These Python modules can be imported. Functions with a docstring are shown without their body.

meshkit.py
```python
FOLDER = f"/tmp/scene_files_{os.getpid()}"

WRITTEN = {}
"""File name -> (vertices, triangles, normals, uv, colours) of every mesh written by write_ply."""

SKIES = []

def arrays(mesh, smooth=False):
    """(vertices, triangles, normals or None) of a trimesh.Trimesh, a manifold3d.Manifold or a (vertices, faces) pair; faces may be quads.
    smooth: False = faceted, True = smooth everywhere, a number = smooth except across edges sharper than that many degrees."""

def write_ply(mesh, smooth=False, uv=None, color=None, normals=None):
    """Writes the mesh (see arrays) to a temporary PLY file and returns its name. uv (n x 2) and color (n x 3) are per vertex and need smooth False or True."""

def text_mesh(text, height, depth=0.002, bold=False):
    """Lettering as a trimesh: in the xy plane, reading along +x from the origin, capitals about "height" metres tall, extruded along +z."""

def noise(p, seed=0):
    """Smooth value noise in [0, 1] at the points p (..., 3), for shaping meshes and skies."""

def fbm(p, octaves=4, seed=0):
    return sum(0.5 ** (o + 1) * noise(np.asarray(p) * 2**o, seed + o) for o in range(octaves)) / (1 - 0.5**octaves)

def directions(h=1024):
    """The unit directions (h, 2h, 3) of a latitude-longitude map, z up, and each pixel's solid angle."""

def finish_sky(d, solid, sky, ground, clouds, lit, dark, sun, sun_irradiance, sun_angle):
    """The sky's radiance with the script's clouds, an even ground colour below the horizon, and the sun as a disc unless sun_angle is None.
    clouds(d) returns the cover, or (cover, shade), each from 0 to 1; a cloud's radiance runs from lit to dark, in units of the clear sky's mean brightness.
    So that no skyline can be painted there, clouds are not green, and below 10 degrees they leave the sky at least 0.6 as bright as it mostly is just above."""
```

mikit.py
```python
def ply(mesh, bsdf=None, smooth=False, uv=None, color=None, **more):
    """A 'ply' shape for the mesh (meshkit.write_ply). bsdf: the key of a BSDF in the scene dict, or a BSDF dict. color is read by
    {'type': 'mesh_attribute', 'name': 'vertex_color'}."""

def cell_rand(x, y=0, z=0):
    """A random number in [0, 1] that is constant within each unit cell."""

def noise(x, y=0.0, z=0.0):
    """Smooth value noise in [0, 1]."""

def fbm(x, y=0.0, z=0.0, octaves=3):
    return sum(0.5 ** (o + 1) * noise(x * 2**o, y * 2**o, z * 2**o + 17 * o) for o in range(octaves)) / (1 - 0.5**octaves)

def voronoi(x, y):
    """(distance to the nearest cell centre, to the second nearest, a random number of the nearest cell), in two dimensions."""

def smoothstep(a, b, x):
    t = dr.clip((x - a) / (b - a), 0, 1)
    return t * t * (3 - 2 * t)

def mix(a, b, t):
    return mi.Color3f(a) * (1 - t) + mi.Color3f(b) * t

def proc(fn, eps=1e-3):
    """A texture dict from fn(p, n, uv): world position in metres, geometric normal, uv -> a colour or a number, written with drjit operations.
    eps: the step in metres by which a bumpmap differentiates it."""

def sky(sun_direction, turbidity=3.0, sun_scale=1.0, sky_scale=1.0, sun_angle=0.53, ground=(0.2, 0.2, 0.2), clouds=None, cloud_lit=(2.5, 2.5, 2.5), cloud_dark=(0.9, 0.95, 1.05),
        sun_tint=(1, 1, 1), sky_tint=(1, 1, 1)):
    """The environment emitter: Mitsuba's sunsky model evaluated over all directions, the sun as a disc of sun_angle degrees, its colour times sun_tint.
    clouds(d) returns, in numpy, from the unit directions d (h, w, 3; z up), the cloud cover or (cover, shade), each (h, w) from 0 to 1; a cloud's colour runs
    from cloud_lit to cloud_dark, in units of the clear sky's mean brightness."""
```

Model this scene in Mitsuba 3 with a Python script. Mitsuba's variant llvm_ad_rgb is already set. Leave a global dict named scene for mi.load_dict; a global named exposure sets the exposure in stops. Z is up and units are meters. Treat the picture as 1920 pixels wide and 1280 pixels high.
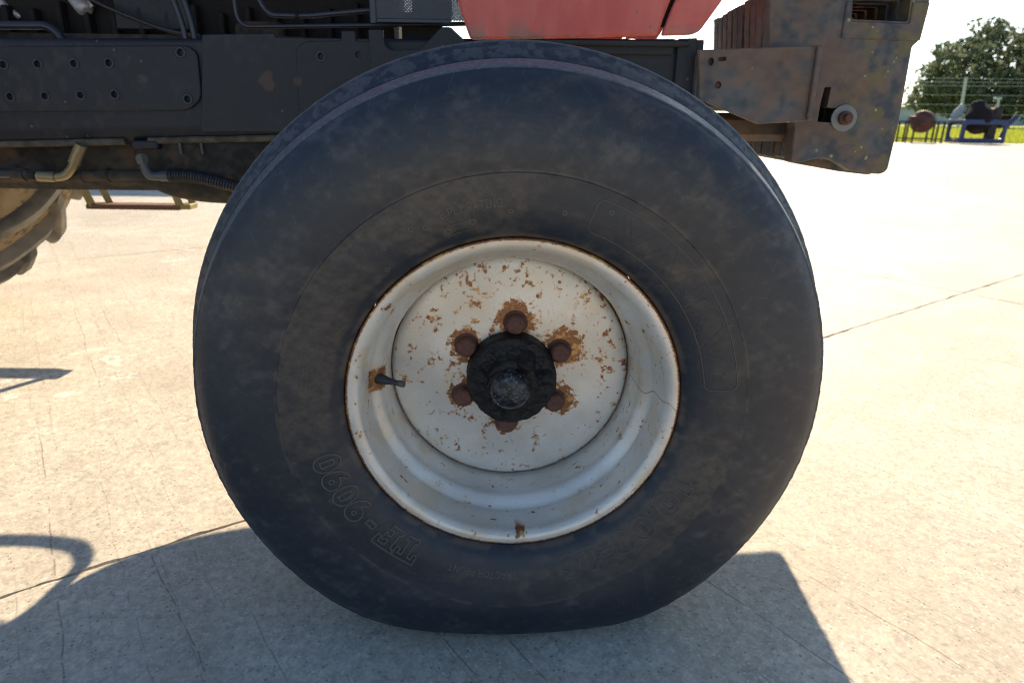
import math, random
import numpy as np, trimesh, manifold3d as m3, shapely
from shapely import affinity
from shapely.geometry import Polygon, LineString, MultiPolygon
import drjit as dr
import mitsuba as mi
import mikit, meshkit
from mikit import noise, fbm, voronoi, cell_rand, smoothstep, mix, proc

T = mi.ScalarTransform4f
rng = np.random.default_rng(7)
random.seed(7)
scene, labels = {}, {}

# ------------------------------------------------------------------ camera, sky, exposure
F_PX, CAM_H, PITCH, ROLL = 1257.0, 0.757, 18.76, 0.8
cp, sp = math.cos(math.radians(PITCH)), math.sin(math.radians(PITCH))
cr, sr = math.cos(math.radians(ROLL)), math.sin(math.radians(ROLL))
up = (-sr, cr * sp, cr * cp)
scene['camera'] = {'type': 'thinlens', 'fov': 2 * math.degrees(math.atan(960 / F_PX)), 'fov_axis': 'x',
                   'aperture_radius': 0.0018, 'focus_distance': 0.95, 'near_clip': 0.02, 'far_clip': 2000.0,
                   'to_world': T().look_at(origin=[0, 0, CAM_H], target=[0, cp, CAM_H - sp], up=list(up))}
SUN = np.array([0.45, 1.30, 1.0]); SUN /= np.linalg.norm(SUN)
scene['sky'] = mikit.sky(SUN.tolist(), turbidity=3.8, sky_scale=0.78)
exposure = 2.90

# ------------------------------------------------------------------ wheel frame (camber and slight steer)
YAW, CAMBER = math.radians(2.73), math.radians(1.28)
AX = np.array([math.sin(YAW) * math.cos(CAMBER), -math.cos(YAW) * math.cos(CAMBER), -math.sin(CAMBER)])   # axle, outwards
W1 = np.array([math.cos(YAW), math.sin(YAW), 0.0])
W2 = np.cross(W1, -AX)
WC = np.array([0.004, 0.820, 0.3913])
WM = np.stack([W1, -AX, W2], 1)          # local (right, inward, up) -> world


def wheel_world(v):
    return np.asarray(v) @ WM.T + WC


# ------------------------------------------------------------------ materials
def C3(*c):
    return mi.Color3f(*c)


def wheel_coords(p):
    x, y, z = p.x - WC[0], p.y - WC[1], p.z - WC[2]
    return x * W1[0] + y * W1[1] + z * W1[2], x * W2[0] + y * W2[1] + z * W2[2], -(x * AX[0] + y * AX[1] + z * AX[2])


CA, SA = math.cos(math.radians(36)), math.sin(math.radians(36))


def float_lines(u, v, per, width, seed):
    """Thin wandering drying cracks that follow the float marks."""
    k0 = dr.floor(u * per)
    best = mi.Float(0)
    for q in (-1, 0, 1):
        k = k0 + q
        at = (k + 0.15 + 0.7 * cell_rand(k, seed)) / per + 0.030 * (fbm(v * 1.7, k * 5.3, seed, 3) - 0.5) + 0.006 * (fbm(v * 22.0, k * 3.1, seed, 2) - 0.5)
        on = smoothstep(0.44, 0.56, fbm(v * 1.1 + k * 3.7, k * 1.9, seed + 2.0, 3)) * smoothstep(0.25, 0.55, fbm(v * 45.0, k * 2.3, seed + 4.0, 2))
        best = dr.maximum(best, smoothstep(width, width * 0.25, dr.abs(u - at)) * on)
    return best


def concrete_col(p, n, uv):
    u, v = p.x * CA + p.y * SA, -p.x * SA + p.y * CA
    big = fbm(p.x * 1.3, p.y * 1.3, 3.0, 3)
    mid = fbm(p.x * 9.0, p.y * 9.0, 5.0, 3)
    g1 = fbm(p.x * 90.0, p.y * 90.0, 1.0, 3)
    g2 = fbm(p.x * 260.0, p.y * 260.0, 2.0, 2)
    c = mix((0.375, 0.342, 0.280), (0.455, 0.420, 0.352), smoothstep(0.25, 0.75, big * 0.5 + mid * 0.5))
    c = c * (0.54 + 0.50 * g1 + 0.42 * g2)
    wx, wy = p.x + 0.004 * (g1 - 0.5), p.y + 0.004 * (fbm(p.x * 90.0 + 40, p.y * 90.0, 8.0, 2) - 0.5)
    d, d2, r = voronoi(wx * 120.0, wy * 120.0)
    stone = smoothstep(0.20 + 0.25 * g2, 0.06 + 0.2 * g2, d)
    c = mix(c, (0.16, 0.155, 0.15), stone * (r < 0.075) * 0.7)
    c = mix(c, (0.56, 0.56, 0.56), stone * (r > 0.88) * 0.55)
    c = mix(c, (0.34, 0.37, 0.42), stone * (r > 0.5) * (r < 0.56) * 0.5)
    sp_ = smoothstep(0.655, 0.70, fbm(u * 7.0, v * 16.0, 9.0, 4)) * smoothstep(0.35, 0.6, g1) * smoothstep(0.5, 0.6, fbm(p.x * 1.1 + 3, p.y * 1.1, 4.0, 2))
    c = mix(c, (0.66, 0.65, 0.61), sp_ * 0.45)                       # pale droppings and scrapes
    st = smoothstep(0.56, 0.74, fbm(p.x * 2.1 + 7, p.y * 2.1, 2.0, 5))
    c = mix(c, (0.24, 0.205, 0.16), st * 0.18 * (0.5 + g1))
    near = smoothstep(6.0, 3.0, p.y)
    ln = dr.maximum(float_lines(u, v, 6.5, 0.0024, 3.0), 0.55 * float_lines(u, v, 22.0, 0.0018, 7.0)) * near
    return mix(c, (0.13, 0.105, 0.08), ln * 0.55)


def concrete_bump(p, n, uv):
    u, v = p.x * CA + p.y * SA, -p.x * SA + p.y * CA
    return 0.7 * fbm(p.x * 130.0, p.y * 130.0, 2.0, 3) + 0.35 * noise(u * 90.0, v * 5.0, 1.0) + 0.8 * fbm(p.x * 25.0, p.y * 25.0, 6.0, 2)


def rubber_col(p, n, uv):
    a, b, o = wheel_coords(p)
    r = dr.sqrt(a * a + b * b)
    th = dr.atan2(b, a)
    n3 = fbm(p.x * 260, p.y * 260, p.z * 260, 2)
    n4 = fbm(p.x * 110 + 3, p.y * 110, p.z * 110, 3)
    base = mix((0.0070, 0.0108, 0.0180), (0.0150, 0.0212, 0.0325), fbm(p.x * 8, p.y * 8, p.z * 8, 4))
    c = base * (0.75 + 0.5 * n4)
    n1 = fbm(p.x * 9 + 11, p.y * 9, p.z * 9, 4)
    n2 = fbm(p.x * 45, p.y * 45, p.z * 45, 4)
    inner = smoothstep(0.305, 0.3025, r) * smoothstep(0.233, 0.243, r)
    left = smoothstep(0.05, -0.12, a) * smoothstep(-0.16, 0.02, b)
    lowr = smoothstep(0.00, 0.12, a) * smoothstep(0.0, -0.12, b)
    top = smoothstep(0.10, 0.28, b) * smoothstep(-0.30, 0.05, a)
    n5 = fbm(p.x * 3.5 + 5, p.y * 3.5, p.z * 3.5, 2)
    cov = n1 * 0.30 + n2 * 0.40 + n5 * 0.30 + inner * (0.16 * left + 0.14 * lowr + 0.045) - 0.085 + (1 - inner) * 0.035 * top
    dust = smoothstep(0.42, 0.66, cov) * (0.05 + 0.7 * n3 + 1.3 * (n4 - 0.3))
    c = mix(c, (0.092, 0.072, 0.053), dr.clip(dust, 0, 1) * 0.62)
    # chalky rubs on the outer wall, drawn out along the direction of travel
    sc1 = fbm(th * 5.0, r * 26.0, 3.0, 4)
    rub = smoothstep(0.50, 0.74, 0.55 * sc1 + 0.45 * n2) * (1 - inner) * dr.clip(1.9 * n4 - 0.45, 0, 1)
    c = mix(c, (0.070, 0.074, 0.080), rub * 0.50)
    ring = smoothstep(0.006, 0.0, dr.abs(r - 0.2265)) * smoothstep(0.35, 0.6, n2)
    c = mix(c, (0.10, 0.072, 0.050), ring * 0.6)                     # rust and dirt caught against the rim
    step = smoothstep(0.004, 0.0, dr.abs(r - 0.3045)) * smoothstep(0.40, 0.58, n2)
    c = mix(c, (0.082, 0.066, 0.050), step * 0.55)                   # dirt lodged along the moulded step
    for q in range(2):
        s1 = th * (46.0 + 23 * q) + (r * 70.0 if q == 0 else -r * 120.0)
        cell = dr.floor(s1)
        sc = smoothstep(0.045, 0.0, dr.abs(s1 - cell - 0.5)) * (noise(cell * 3.7, r * 34.0, 3.0 + q) > 0.73) * smoothstep(0.45, 0.6, n4)
        c = mix(c, (0.13, 0.125, 0.12), sc * 0.5)
    edge = smoothstep(0.4145, 0.4158, r) * smoothstep(0.4285, 0.4262, r) * (o < 0.036)
    c = mix(c, (0.105, 0.130, 0.148), edge * (0.25 + 0.8 * n3))      # abraded shoulder rib
    gw = smoothstep(0.40, 0.60, n4) * (o > 0.040) * (o < 0.176) * (r > 0.41)
    c = mix(c, (0.062, 0.066, 0.070), gw * (0.35 + 0.5 * n3))         # dusty groove walls
    crown = smoothstep(0.4465, 0.4485, r)
    return mix(c, (0.10, 0.105, 0.11), crown * (0.3 + 0.6 * n3))


def rubber_bump(p, n, uv):
    a, b, o = wheel_coords(p)
    r = dr.sqrt(a * a + b * b)
    th = dr.atan2(b, a)
    return fbm(p.x * 160, p.y * 160, p.z * 160, 3) + 0.6 * fbm(p.x * 40, p.y * 40, p.z * 40, 2) + 0.5 * fbm(r * 420.0, th * 22.0, 1.0, 2) + 0.5 * fbm(th * 170.0, r * 30.0, 5.0, 2)


NUTS = [(0.0785 * math.sin(math.radians(4 + 60 * k)), 0.0785 * math.cos(math.radians(4 + 60 * k))) for k in range(6)]


def wheel_paint(p, n, uv):
    a, b, o = wheel_coords(p)
    r = dr.sqrt(a * a + b * b)
    g = fbm(p.x * 14, p.y * 14, p.z * 14, 3)
    c = mix((0.53, 0.515, 0.470), (0.63, 0.618, 0.580), smoothstep(0.3, 0.7, g))
    fine = fbm(p.x * 420, p.y * 420, p.z * 420, 3)
    c = c * (0.93 + 0.14 * fine)
    disc = (r < 0.1765) & (o > 0.09)
    stain = smoothstep(0.52, 0.72, fbm(p.x * 22 + 4, p.y * 22, p.z * 22, 3))
    c = mix(c, (0.55, 0.47, 0.33), stain * dr.select(disc, 0.30, 0.55))   # tea-coloured rust wash
    # blisters of rust, thickest on the upper half of the disc
    big = 0.55 * fbm(a * 190 + 3, b * 190, o * 190, 3) + 0.45 * fbm(a * 75, b * 75, o * 75 + 5, 3)
    dens = fbm(a * 26 + 2, b * 26, 8.0, 2)
    upm = smoothstep(-0.05, 0.06, b + 0.25 * a)
    lim = dr.select(disc, 0.622 - 0.050 * upm - 0.11 * (dens - 0.5), 0.655)
    spot = smoothstep(lim - 0.045, lim + 0.11, big + 0.12 * (fine - 0.5))
    halo = mi.Float(0)
    for k, (x, y) in enumerate(NUTS):
        d = dr.sqrt((a - x - (0.008 if k in (1, 2) else 0)) ** 2 + (b - y - (0.006 if k < 2 else 0)) ** 2)
        wide = (0.040, 0.042, 0.034, 0.026, 0.027, 0.036)[k]
        halo = dr.maximum(halo, smoothstep(wide, 0.017, d + 0.022 * (fbm(a * 160, b * 160, 4.0 + k, 3) - 0.45)))
    rust = dr.maximum(spot, dr.select(disc, smoothstep(0.18, 0.62, halo * (0.35 + 1.05 * fbm(a * 420, b * 420, 2.0, 3))), 0))
    rim_edge = smoothstep(0.2185, 0.2205, r + 0.003 * (fine - 0.5)) + smoothstep(0.1742, 0.1762, r + 0.005 * (g - 0.5)) * (o > 0.113) * (r < 0.1779)
    rust = dr.clip(dr.maximum(rust, rim_edge), 0, 1)
    # bare chips at the bottom of the flange
    chip = smoothstep(0.0075, 0.006, dr.abs(a - 0.012) + 0.004 * (fine - 0.5)) * smoothstep(0.0075, 0.0062, dr.abs(b + 0.2085)) * smoothstep(0.46, 0.52, fbm(a * 150, b * 60, 6.0, 2) + 0.06)
    rust = dr.maximum(rust, chip)
    # the wandering crack across the right of the rim
    yl = -0.006 - 0.045 * (a - 0.18) + 0.006 * dr.sin(a * 190.0)
    crack = smoothstep(0.0012, 0.0004, dr.abs(b - yl)) * (a > 0.16) * (r > 0.177)
    rust = dr.maximum(rust, crack * 0.8)
    # rusted hole where the valve comes through
    vd = dr.maximum(dr.abs(b - 0.010) * 0.8, dr.abs(o - 0.062)) + 0.006 * (fine - 0.5)
    rust = dr.maximum(rust, smoothstep(0.016, 0.011, vd) * (a < -0.15))
    rc = mix((0.50, 0.255, 0.080), (0.185, 0.080, 0.034), smoothstep(0.25, 0.95, rust * 0.55 + 0.6 * fbm(p.x * 300, p.y * 300, p.z * 300, 3)))
    rc = mix(rc, (0.44, 0.25, 0.085), smoothstep(0.55, 0.75, fbm(p.x * 120, p.y * 120, p.z * 120, 2)))
    return mix(c, rc, rust)


def rust_nut(p, n, uv):
    k = fbm(p.x * 260, p.y * 260, p.z * 260, 3)
    return mix((0.055, 0.026, 0.022), (0.13, 0.058, 0.042), k)


def cap_col(p, n, uv):
    k = fbm(p.x * 130, p.y * 130, p.z * 130, 3)
    w = smoothstep(0.62, 0.74, fbm(p.x * 320, p.y * 320, p.z * 320, 3))
    return mix(mix((0.006, 0.007, 0.010), (0.040, 0.046, 0.058), smoothstep(0.35, 0.62, k)), (0.16, 0.17, 0.18), w * 0.7)


def chassis_col(p, n, uv):
    g = fbm(p.x * 5, p.y * 5, p.z * 5, 4)
    f = fbm(p.x * 70, p.y * 70, p.z * 40, 3)
    c = mix((0.0042, 0.0062, 0.0115), (0.0085, 0.0118, 0.0195), g)
    c = mix(c, (0.040, 0.038, 0.036), smoothstep(0.50, 0.78, g * 0.55 + f * 0.45) * 0.5)
    d, _, w = voronoi(p.x * 55 + 3, p.z * 55)
    c = mix(c, (0.13, 0.075, 0.05), smoothstep(0.16, 0.08, d) * (w > 0.975) * 0.8)
    ru = smoothstep(0.70, 0.78, fbm(p.x * 16 + 9, p.y * 16, p.z * 16, 4))
    return mix(c, (0.085, 0.045, 0.028), ru * 0.55)


def bounce_lip_col(p, n, uv):  # dusty brown, lightened to hold the bounce light from the sunlit ground
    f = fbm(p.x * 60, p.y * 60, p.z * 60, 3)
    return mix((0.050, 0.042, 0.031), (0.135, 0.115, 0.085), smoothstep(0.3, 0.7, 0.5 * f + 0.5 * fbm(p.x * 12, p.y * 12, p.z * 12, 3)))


def grime_col(p, n, uv):
    g = fbm(p.x * 9, p.y * 9, p.z * 9, 4)
    f = fbm(p.x * 60, p.y * 60, p.z * 60, 3)
    c = mix((0.018, 0.016, 0.014), (0.062, 0.053, 0.041), smoothstep(0.3, 0.7, g * 0.5 + f * 0.5))
    return mix(c, (0.11, 0.055, 0.03), smoothstep(0.62, 0.72, fbm(p.x * 18 + 2, p.y * 18, p.z * 18, 3)) * 0.6)


def weight_col(p, n, uv):
    g = fbm(p.x * 8 + 1, p.y * 8, p.z * 8, 4)
    f = fbm(p.x * 55, p.y * 55, p.z * 55, 3)
    s = fbm(p.x * 40, p.y * 30, p.z * 7, 3)
    c = mix((0.042, 0.051, 0.060), (0.125, 0.135, 0.143), smoothstep(0.3, 0.75, f * 0.5 + s * 0.5))
    ru = smoothstep(0.39, 0.58, g * 0.55 + f * 0.25 + 0.20 * s)
    c = mix(c, mix((0.085, 0.055, 0.040), (0.165, 0.100, 0.065), f), ru * 0.85)
    org = smoothstep(0.60, 0.74, fbm(p.x * 16 + 4, p.y * 16, p.z * 11 + 8, 5))
    c = mix(c, (0.22, 0.115, 0.055), org * 0.6 * (0.5 + f))
    lw = smoothstep(0.64, 0.72, p.x + 0.18 * (g - 0.5))
    lic = smoothstep(0.47, 0.60, fbm(p.x * 30 + 7, p.y * 30, p.z * 30, 4)) * lw
    c = mix(c, (0.145, 0.120, 0.050), lic * 0.65)
    d, _, w = voronoi(p.x * 70, p.z * 70 + p.y * 13)
    c = mix(c, (0.42, 0.40, 0.17), smoothstep(0.30, 0.12, d + 0.4 * (f - 0.5)) * (w > 0.96) * smoothstep(0.5, 0.6, fbm(p.x * 9 + 3, p.y * 9, p.z * 9, 2)) * 0.6)    # lichen discs
    d2, _, w2 = voronoi(p.x * 110 + 5, p.z * 110 + p.y * 30)
    return mix(c, (0.40, 0.39, 0.36), smoothstep(0.34, 0.12, d2 + 0.4 * (f - 0.5)) * (w2 > 0.90) * lw * lic * 0.7)


def bonnet_col(p, n, uv):
    g = fbm(p.x * 11, p.y * 11, p.z * 11, 4)
    f = fbm(p.x * 80, p.y * 80, p.z * 80, 3)
    c = mix((0.47, 0.080, 0.062), (0.55, 0.140, 0.115), smoothstep(0.3, 0.75, g * 0.5 + fbm(p.x * 60, p.y * 20, p.z * 9, 3) * 0.5))
    low = smoothstep(0.935, 0.895, p.z + 0.040 * (fbm(p.x * 20 + 3, p.y * 20, p.z * 20, 4) - 0.5))
    alg = smoothstep(0.50, 0.64, fbm(p.x * 24 + 8, p.y * 24, p.z * 24, 4)) * low
    c = mix(c, (0.16, 0.15, 0.12), alg * 0.75)                      # green-grey growth in blotches along the hem
    d, _, w = voronoi(p.x * 75 + 0.6 * f, p.z * 75 + 0.6 * g)
    c = mix(c, (0.17, 0.12, 0.11), smoothstep(0.22, 0.10, d + 0.5 * (f - 0.5)) * (w > 0.955) * 0.7)
    return c


def mud_col(p, n, uv):
    g = fbm(p.x * 9, p.y * 9, p.z * 9, 4)
    f = fbm(p.x * 60, p.y * 60, p.z * 60, 3)
    return mix((0.065, 0.055, 0.042), (0.26, 0.195, 0.115), smoothstep(0.32, 0.58, g * 0.6 + f * 0.4))


def lug_col(p, n, uv):
    g = fbm(p.x * 7 + 2, p.y * 7, p.z * 7, 4)
    return mix((0.055, 0.055, 0.055), (0.19, 0.17, 0.135), smoothstep(0.35, 0.65, g))


def field_col(p, n, uv):
    g = fbm(p.x * 0.4, p.y * 0.4, 1.0, 4)
    return mix((0.25, 0.29, 0.040), (0.36, 0.38, 0.07), g)


def bark_col(p, n, uv):
    return mix((0.035, 0.028, 0.02), (0.09, 0.075, 0.055), fbm(p.x * 5, p.y * 5, p.z * 1.5, 3))


def drum_col(p, n, uv):
    return mix((0.035, 0.014, 0.010), (0.11, 0.035, 0.020), fbm(p.x * 9, p.y * 9, p.z * 9, 3))


def principled(col, rough=0.5, spec=0.5, **k):
    c = proc(col) if callable(col) else {'type': 'rgb', 'value': list(col)}
    return {'type': 'principled', 'base_color': c, 'roughness': rough, 'specular': spec, **k}


def bumped(b, fn, scale, eps=1e-3):
    return {'type': 'bumpmap', 'arbitrary': proc(fn, eps), 'scale': scale, 'bsdf': b}


def two(b):
    return {'type': 'twosided', 'bsdf': b}


M = {
    'concrete': two(bumped(principled(concrete_col, 0.70, 0.34), concrete_bump, 0.0011, 8e-4)),
    'joint_dirt': two(principled((0.20, 0.165, 0.12), 0.95, 0.2)),
    'rubber': two(bumped(principled(rubber_col, 0.50, 0.55), rubber_bump, 0.00035, 6e-4)),
    'rubber_worn': two(principled((0.085, 0.080, 0.072), 0.6, 0.4)),
    'rubber_plain': two(principled((0.022, 0.023, 0.026), 0.45, 0.5)),
    'wheel_paint': two(principled(wheel_paint, 0.36, 0.5, metallic=0.35)),
    'rust_nut': two(principled(rust_nut, 0.7, 0.4)),
    'grease': two(bumped(principled((0.0040, 0.0040, 0.0050), 0.58, 0.4), rubber_bump, 0.0011, 6e-4)),
    'worn_steel': two(principled((0.16, 0.17, 0.18), 0.42, 0.5, metallic=0.75)),
    'dark_cap': two(bumped(principled(cap_col, 0.40, 0.5, metallic=0.3), rubber_bump, 0.0004, 6e-4)),
    'chassis': two(principled(chassis_col, 0.55, 0.45)),
    'grime': two(principled(grime_col, 0.8, 0.3)),
    'engine_black': two(principled((0.010, 0.0095, 0.009), 0.75, 0.3)),
    'pipe_paint': two(principled((0.020, 0.026, 0.040), 0.35, 0.5)),
    'zinc': two(principled((0.25, 0.20, 0.11), 0.4, 0.5, metallic=0.6)),
    'zinc_grey': two(principled((0.30, 0.30, 0.29), 0.45, 0.5, metallic=0.5)),
    'dull_fitting': two(principled((0.085, 0.086, 0.085), 0.5, 0.45, metallic=0.4)),
    'dull_silver': two(principled((0.40, 0.41, 0.42), 0.5, 0.5, metallic=0.5)),
    'weights': two(principled(weight_col, 0.62, 0.4)),
    'bonnet': two(principled(bonnet_col, 0.5, 0.45)),
    'mud_rubber': two(principled(mud_col, 0.85, 0.25)),
    'lug_rubber': two(principled(lug_col, 0.5, 0.5)),
    'olive': two(principled((0.26, 0.22, 0.085), 0.6, 0.4)),
    'brown_plate': two(principled((0.13, 0.075, 0.05), 0.7, 0.35)),
    'field': two(principled(field_col, 0.9, 0.2)),
    'grass': {'type': 'principledthin', 'base_color': {'type': 'rgb', 'value': [0.34, 0.38, 0.055]}, 'roughness': 0.6, 'diff_trans': 1.0, 'eta': 1.3},
    'leaf': {'type': 'principledthin', 'base_color': {'type': 'rgb', 'value': [0.135, 0.165, 0.105]}, 'roughness': 0.5, 'diff_trans': 0.9, 'eta': 1.4},
    'bark': two(principled(bark_col, 0.9, 0.2)),
    'blue_paint': two(principled((0.014, 0.034, 0.115), 0.5, 0.5)),
    'drum_rust': two(principled(drum_col, 0.6, 0.4)),
    'black_iron': two(principled((0.014, 0.011, 0.010), 0.6, 0.4)),
    'galvanised': two(principled((0.36, 0.42, 0.44), 0.5, 0.4)),
    'shed_wall': two(principled((0.33, 0.40, 0.42), 0.7, 0.3)),
    'shed_roof': two(principled((0.42, 0.47, 0.50), 0.6, 0.3)),
}
scene.update({'mat_' + k: v for k, v in M.items()})

# ------------------------------------------------------------------ helpers
taken = {}


def key_of(name, parent=None):
    base = (parent + '__' if parent else '') + name
    k = taken.get(base, 0)
    taken[base] = k + 1
    return base if k == 0 else f'{base}_{k:03d}'


def add(name, mesh, mat, parent=None, smooth=False, label=None, cat=None, group=None, kind=None, to_world=None):
    key = key_of(name, parent)
    d = mesh if isinstance(mesh, dict) else mikit.ply(mesh, 'mat_' + mat, smooth=smooth)
    d = dict(d)
    if to_world is not None:
        d['to_world'] = to_world
    scene[key] = d
    tag(key, label, cat, group, kind)
    return key


def tag(key, label=None, cat=None, group=None, kind=None):
    e = {k: v for k, v in (('label', label), ('category', cat), ('group', group), ('kind', kind)) if v}
    if e:
        labels[key] = e
    return key


def thing(name, label, cat, group=None):
    return tag(key_of(name), label, cat, group)


def join(*ms):
    return trimesh.util.concatenate([m for m in ms if m is not None])


def grid(P, close_u=True, close_v=False):
    """P (nu, nv, 3) -> mesh; u wraps if close_u."""
    nu, nv = P.shape[:2]
    idx = np.arange(nu * nv).reshape(nu, nv)
    iu = np.arange(nu if close_u else nu - 1)
    iv = np.arange(nv if close_v else nv - 1)
    I, J = np.meshgrid(iu, iv, indexing='ij')
    a, b = idx[I, J], idx[(I + 1) % nu, J]
    c, d = idx[(I + 1) % nu, (J + 1) % nv], idx[I, (J + 1) % nv]
    f = np.vstack([np.stack([a, b, c], -1).reshape(-1, 3), np.stack([a, c, d], -1).reshape(-1, 3)])
    return trimesh.Trimesh(P.reshape(-1, 3), f, process=False)


def lathe(profile, n=96, start=0.0, sweep=2 * math.pi):
    """profile [(off, r)] around the local y axis."""
    pr = np.array(profile, float)
    t = start + np.arange(n) / n * sweep
    P = np.zeros((n, len(pr), 3))
    P[:, :, 0] = np.sin(t)[:, None] * pr[None, :, 1]
    P[:, :, 2] = np.cos(t)[:, None] * pr[None, :, 1]
    P[:, :, 1] = pr[None, :, 0]
    return grid(P)


def round_profile(pts, r=0.002, n=3):
    """Rounds the corners of an open polyline profile."""
    pts = [np.array(p, float) for p in pts]
    out = [pts[0]]
    for a, b, c in zip(pts[:-2], pts[1:-1], pts[2:]):
        u, w = a - b, c - b
        lu, lw = np.linalg.norm(u), np.linalg.norm(w)
        k = min(r, lu * 0.45, lw * 0.45)
        p0, p1 = b + u / lu * k, b + w / lw * k
        for s in np.linspace(0, 1, n + 1):
            out.append((1 - s) ** 2 * p0 + 2 * s * (1 - s) * b + s * s * p1)
    out.append(pts[-1])
    return [tuple(p) for p in out]


def tube(path, r, sides=12, caps=True, smooth_path=True, n=None):
    P = np.array(path, float)
    if smooth_path and len(P) > 2:
        n = n or len(P) * 8
        d = np.r_[0, np.cumsum(np.linalg.norm(np.diff(P, axis=0), axis=1))]
        from scipy.interpolate import PchipInterpolator
        q = np.linspace(0, d[-1], n)
        P = np.stack([PchipInterpolator(d, P[:, k])(q) for k in range(3)], 1)
    rr = np.broadcast_to(r, (len(P),)) if np.ndim(r) == 0 else np.interp(np.linspace(0, 1, len(P)), np.linspace(0, 1, len(r)), r)
    t = np.gradient(P, axis=0)
    t /= np.linalg.norm(t, axis=1, keepdims=True)
    ref = np.array([0, 0, 1.0]) if abs(t[0, 2]) < 0.9 else np.array([1.0, 0, 0])
    A = np.zeros_like(P)
    a = ref - t[0] * (ref @ t[0])
    for i in range(len(P)):
        a = a - t[i] * (a @ t[i])
        a /= np.linalg.norm(a)
        A[i] = a
    B = np.cross(t, A)
    ang = np.arange(sides) / sides * 2 * np.pi
    V = P[None] + rr[None, :, None] * (np.cos(ang)[:, None, None] * A[None] + np.sin(ang)[:, None, None] * B[None])
    m = grid(V)
    if caps:
        v = np.vstack([m.vertices, P[:1], P[-1:]])
        k, L, N = len(m.vertices), len(P), sides
        f = [m.faces]
        i = np.arange(N)
        f.append(np.stack([i * L, np.full(N, k), ((i + 1) % N) * L], 1))
        f.append(np.stack([i * L + L - 1, ((i + 1) % N) * L + L - 1, np.full(N, k + 1)], 1))
        m = trimesh.Trimesh(v, np.vstack(f), process=False)
    return m


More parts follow.
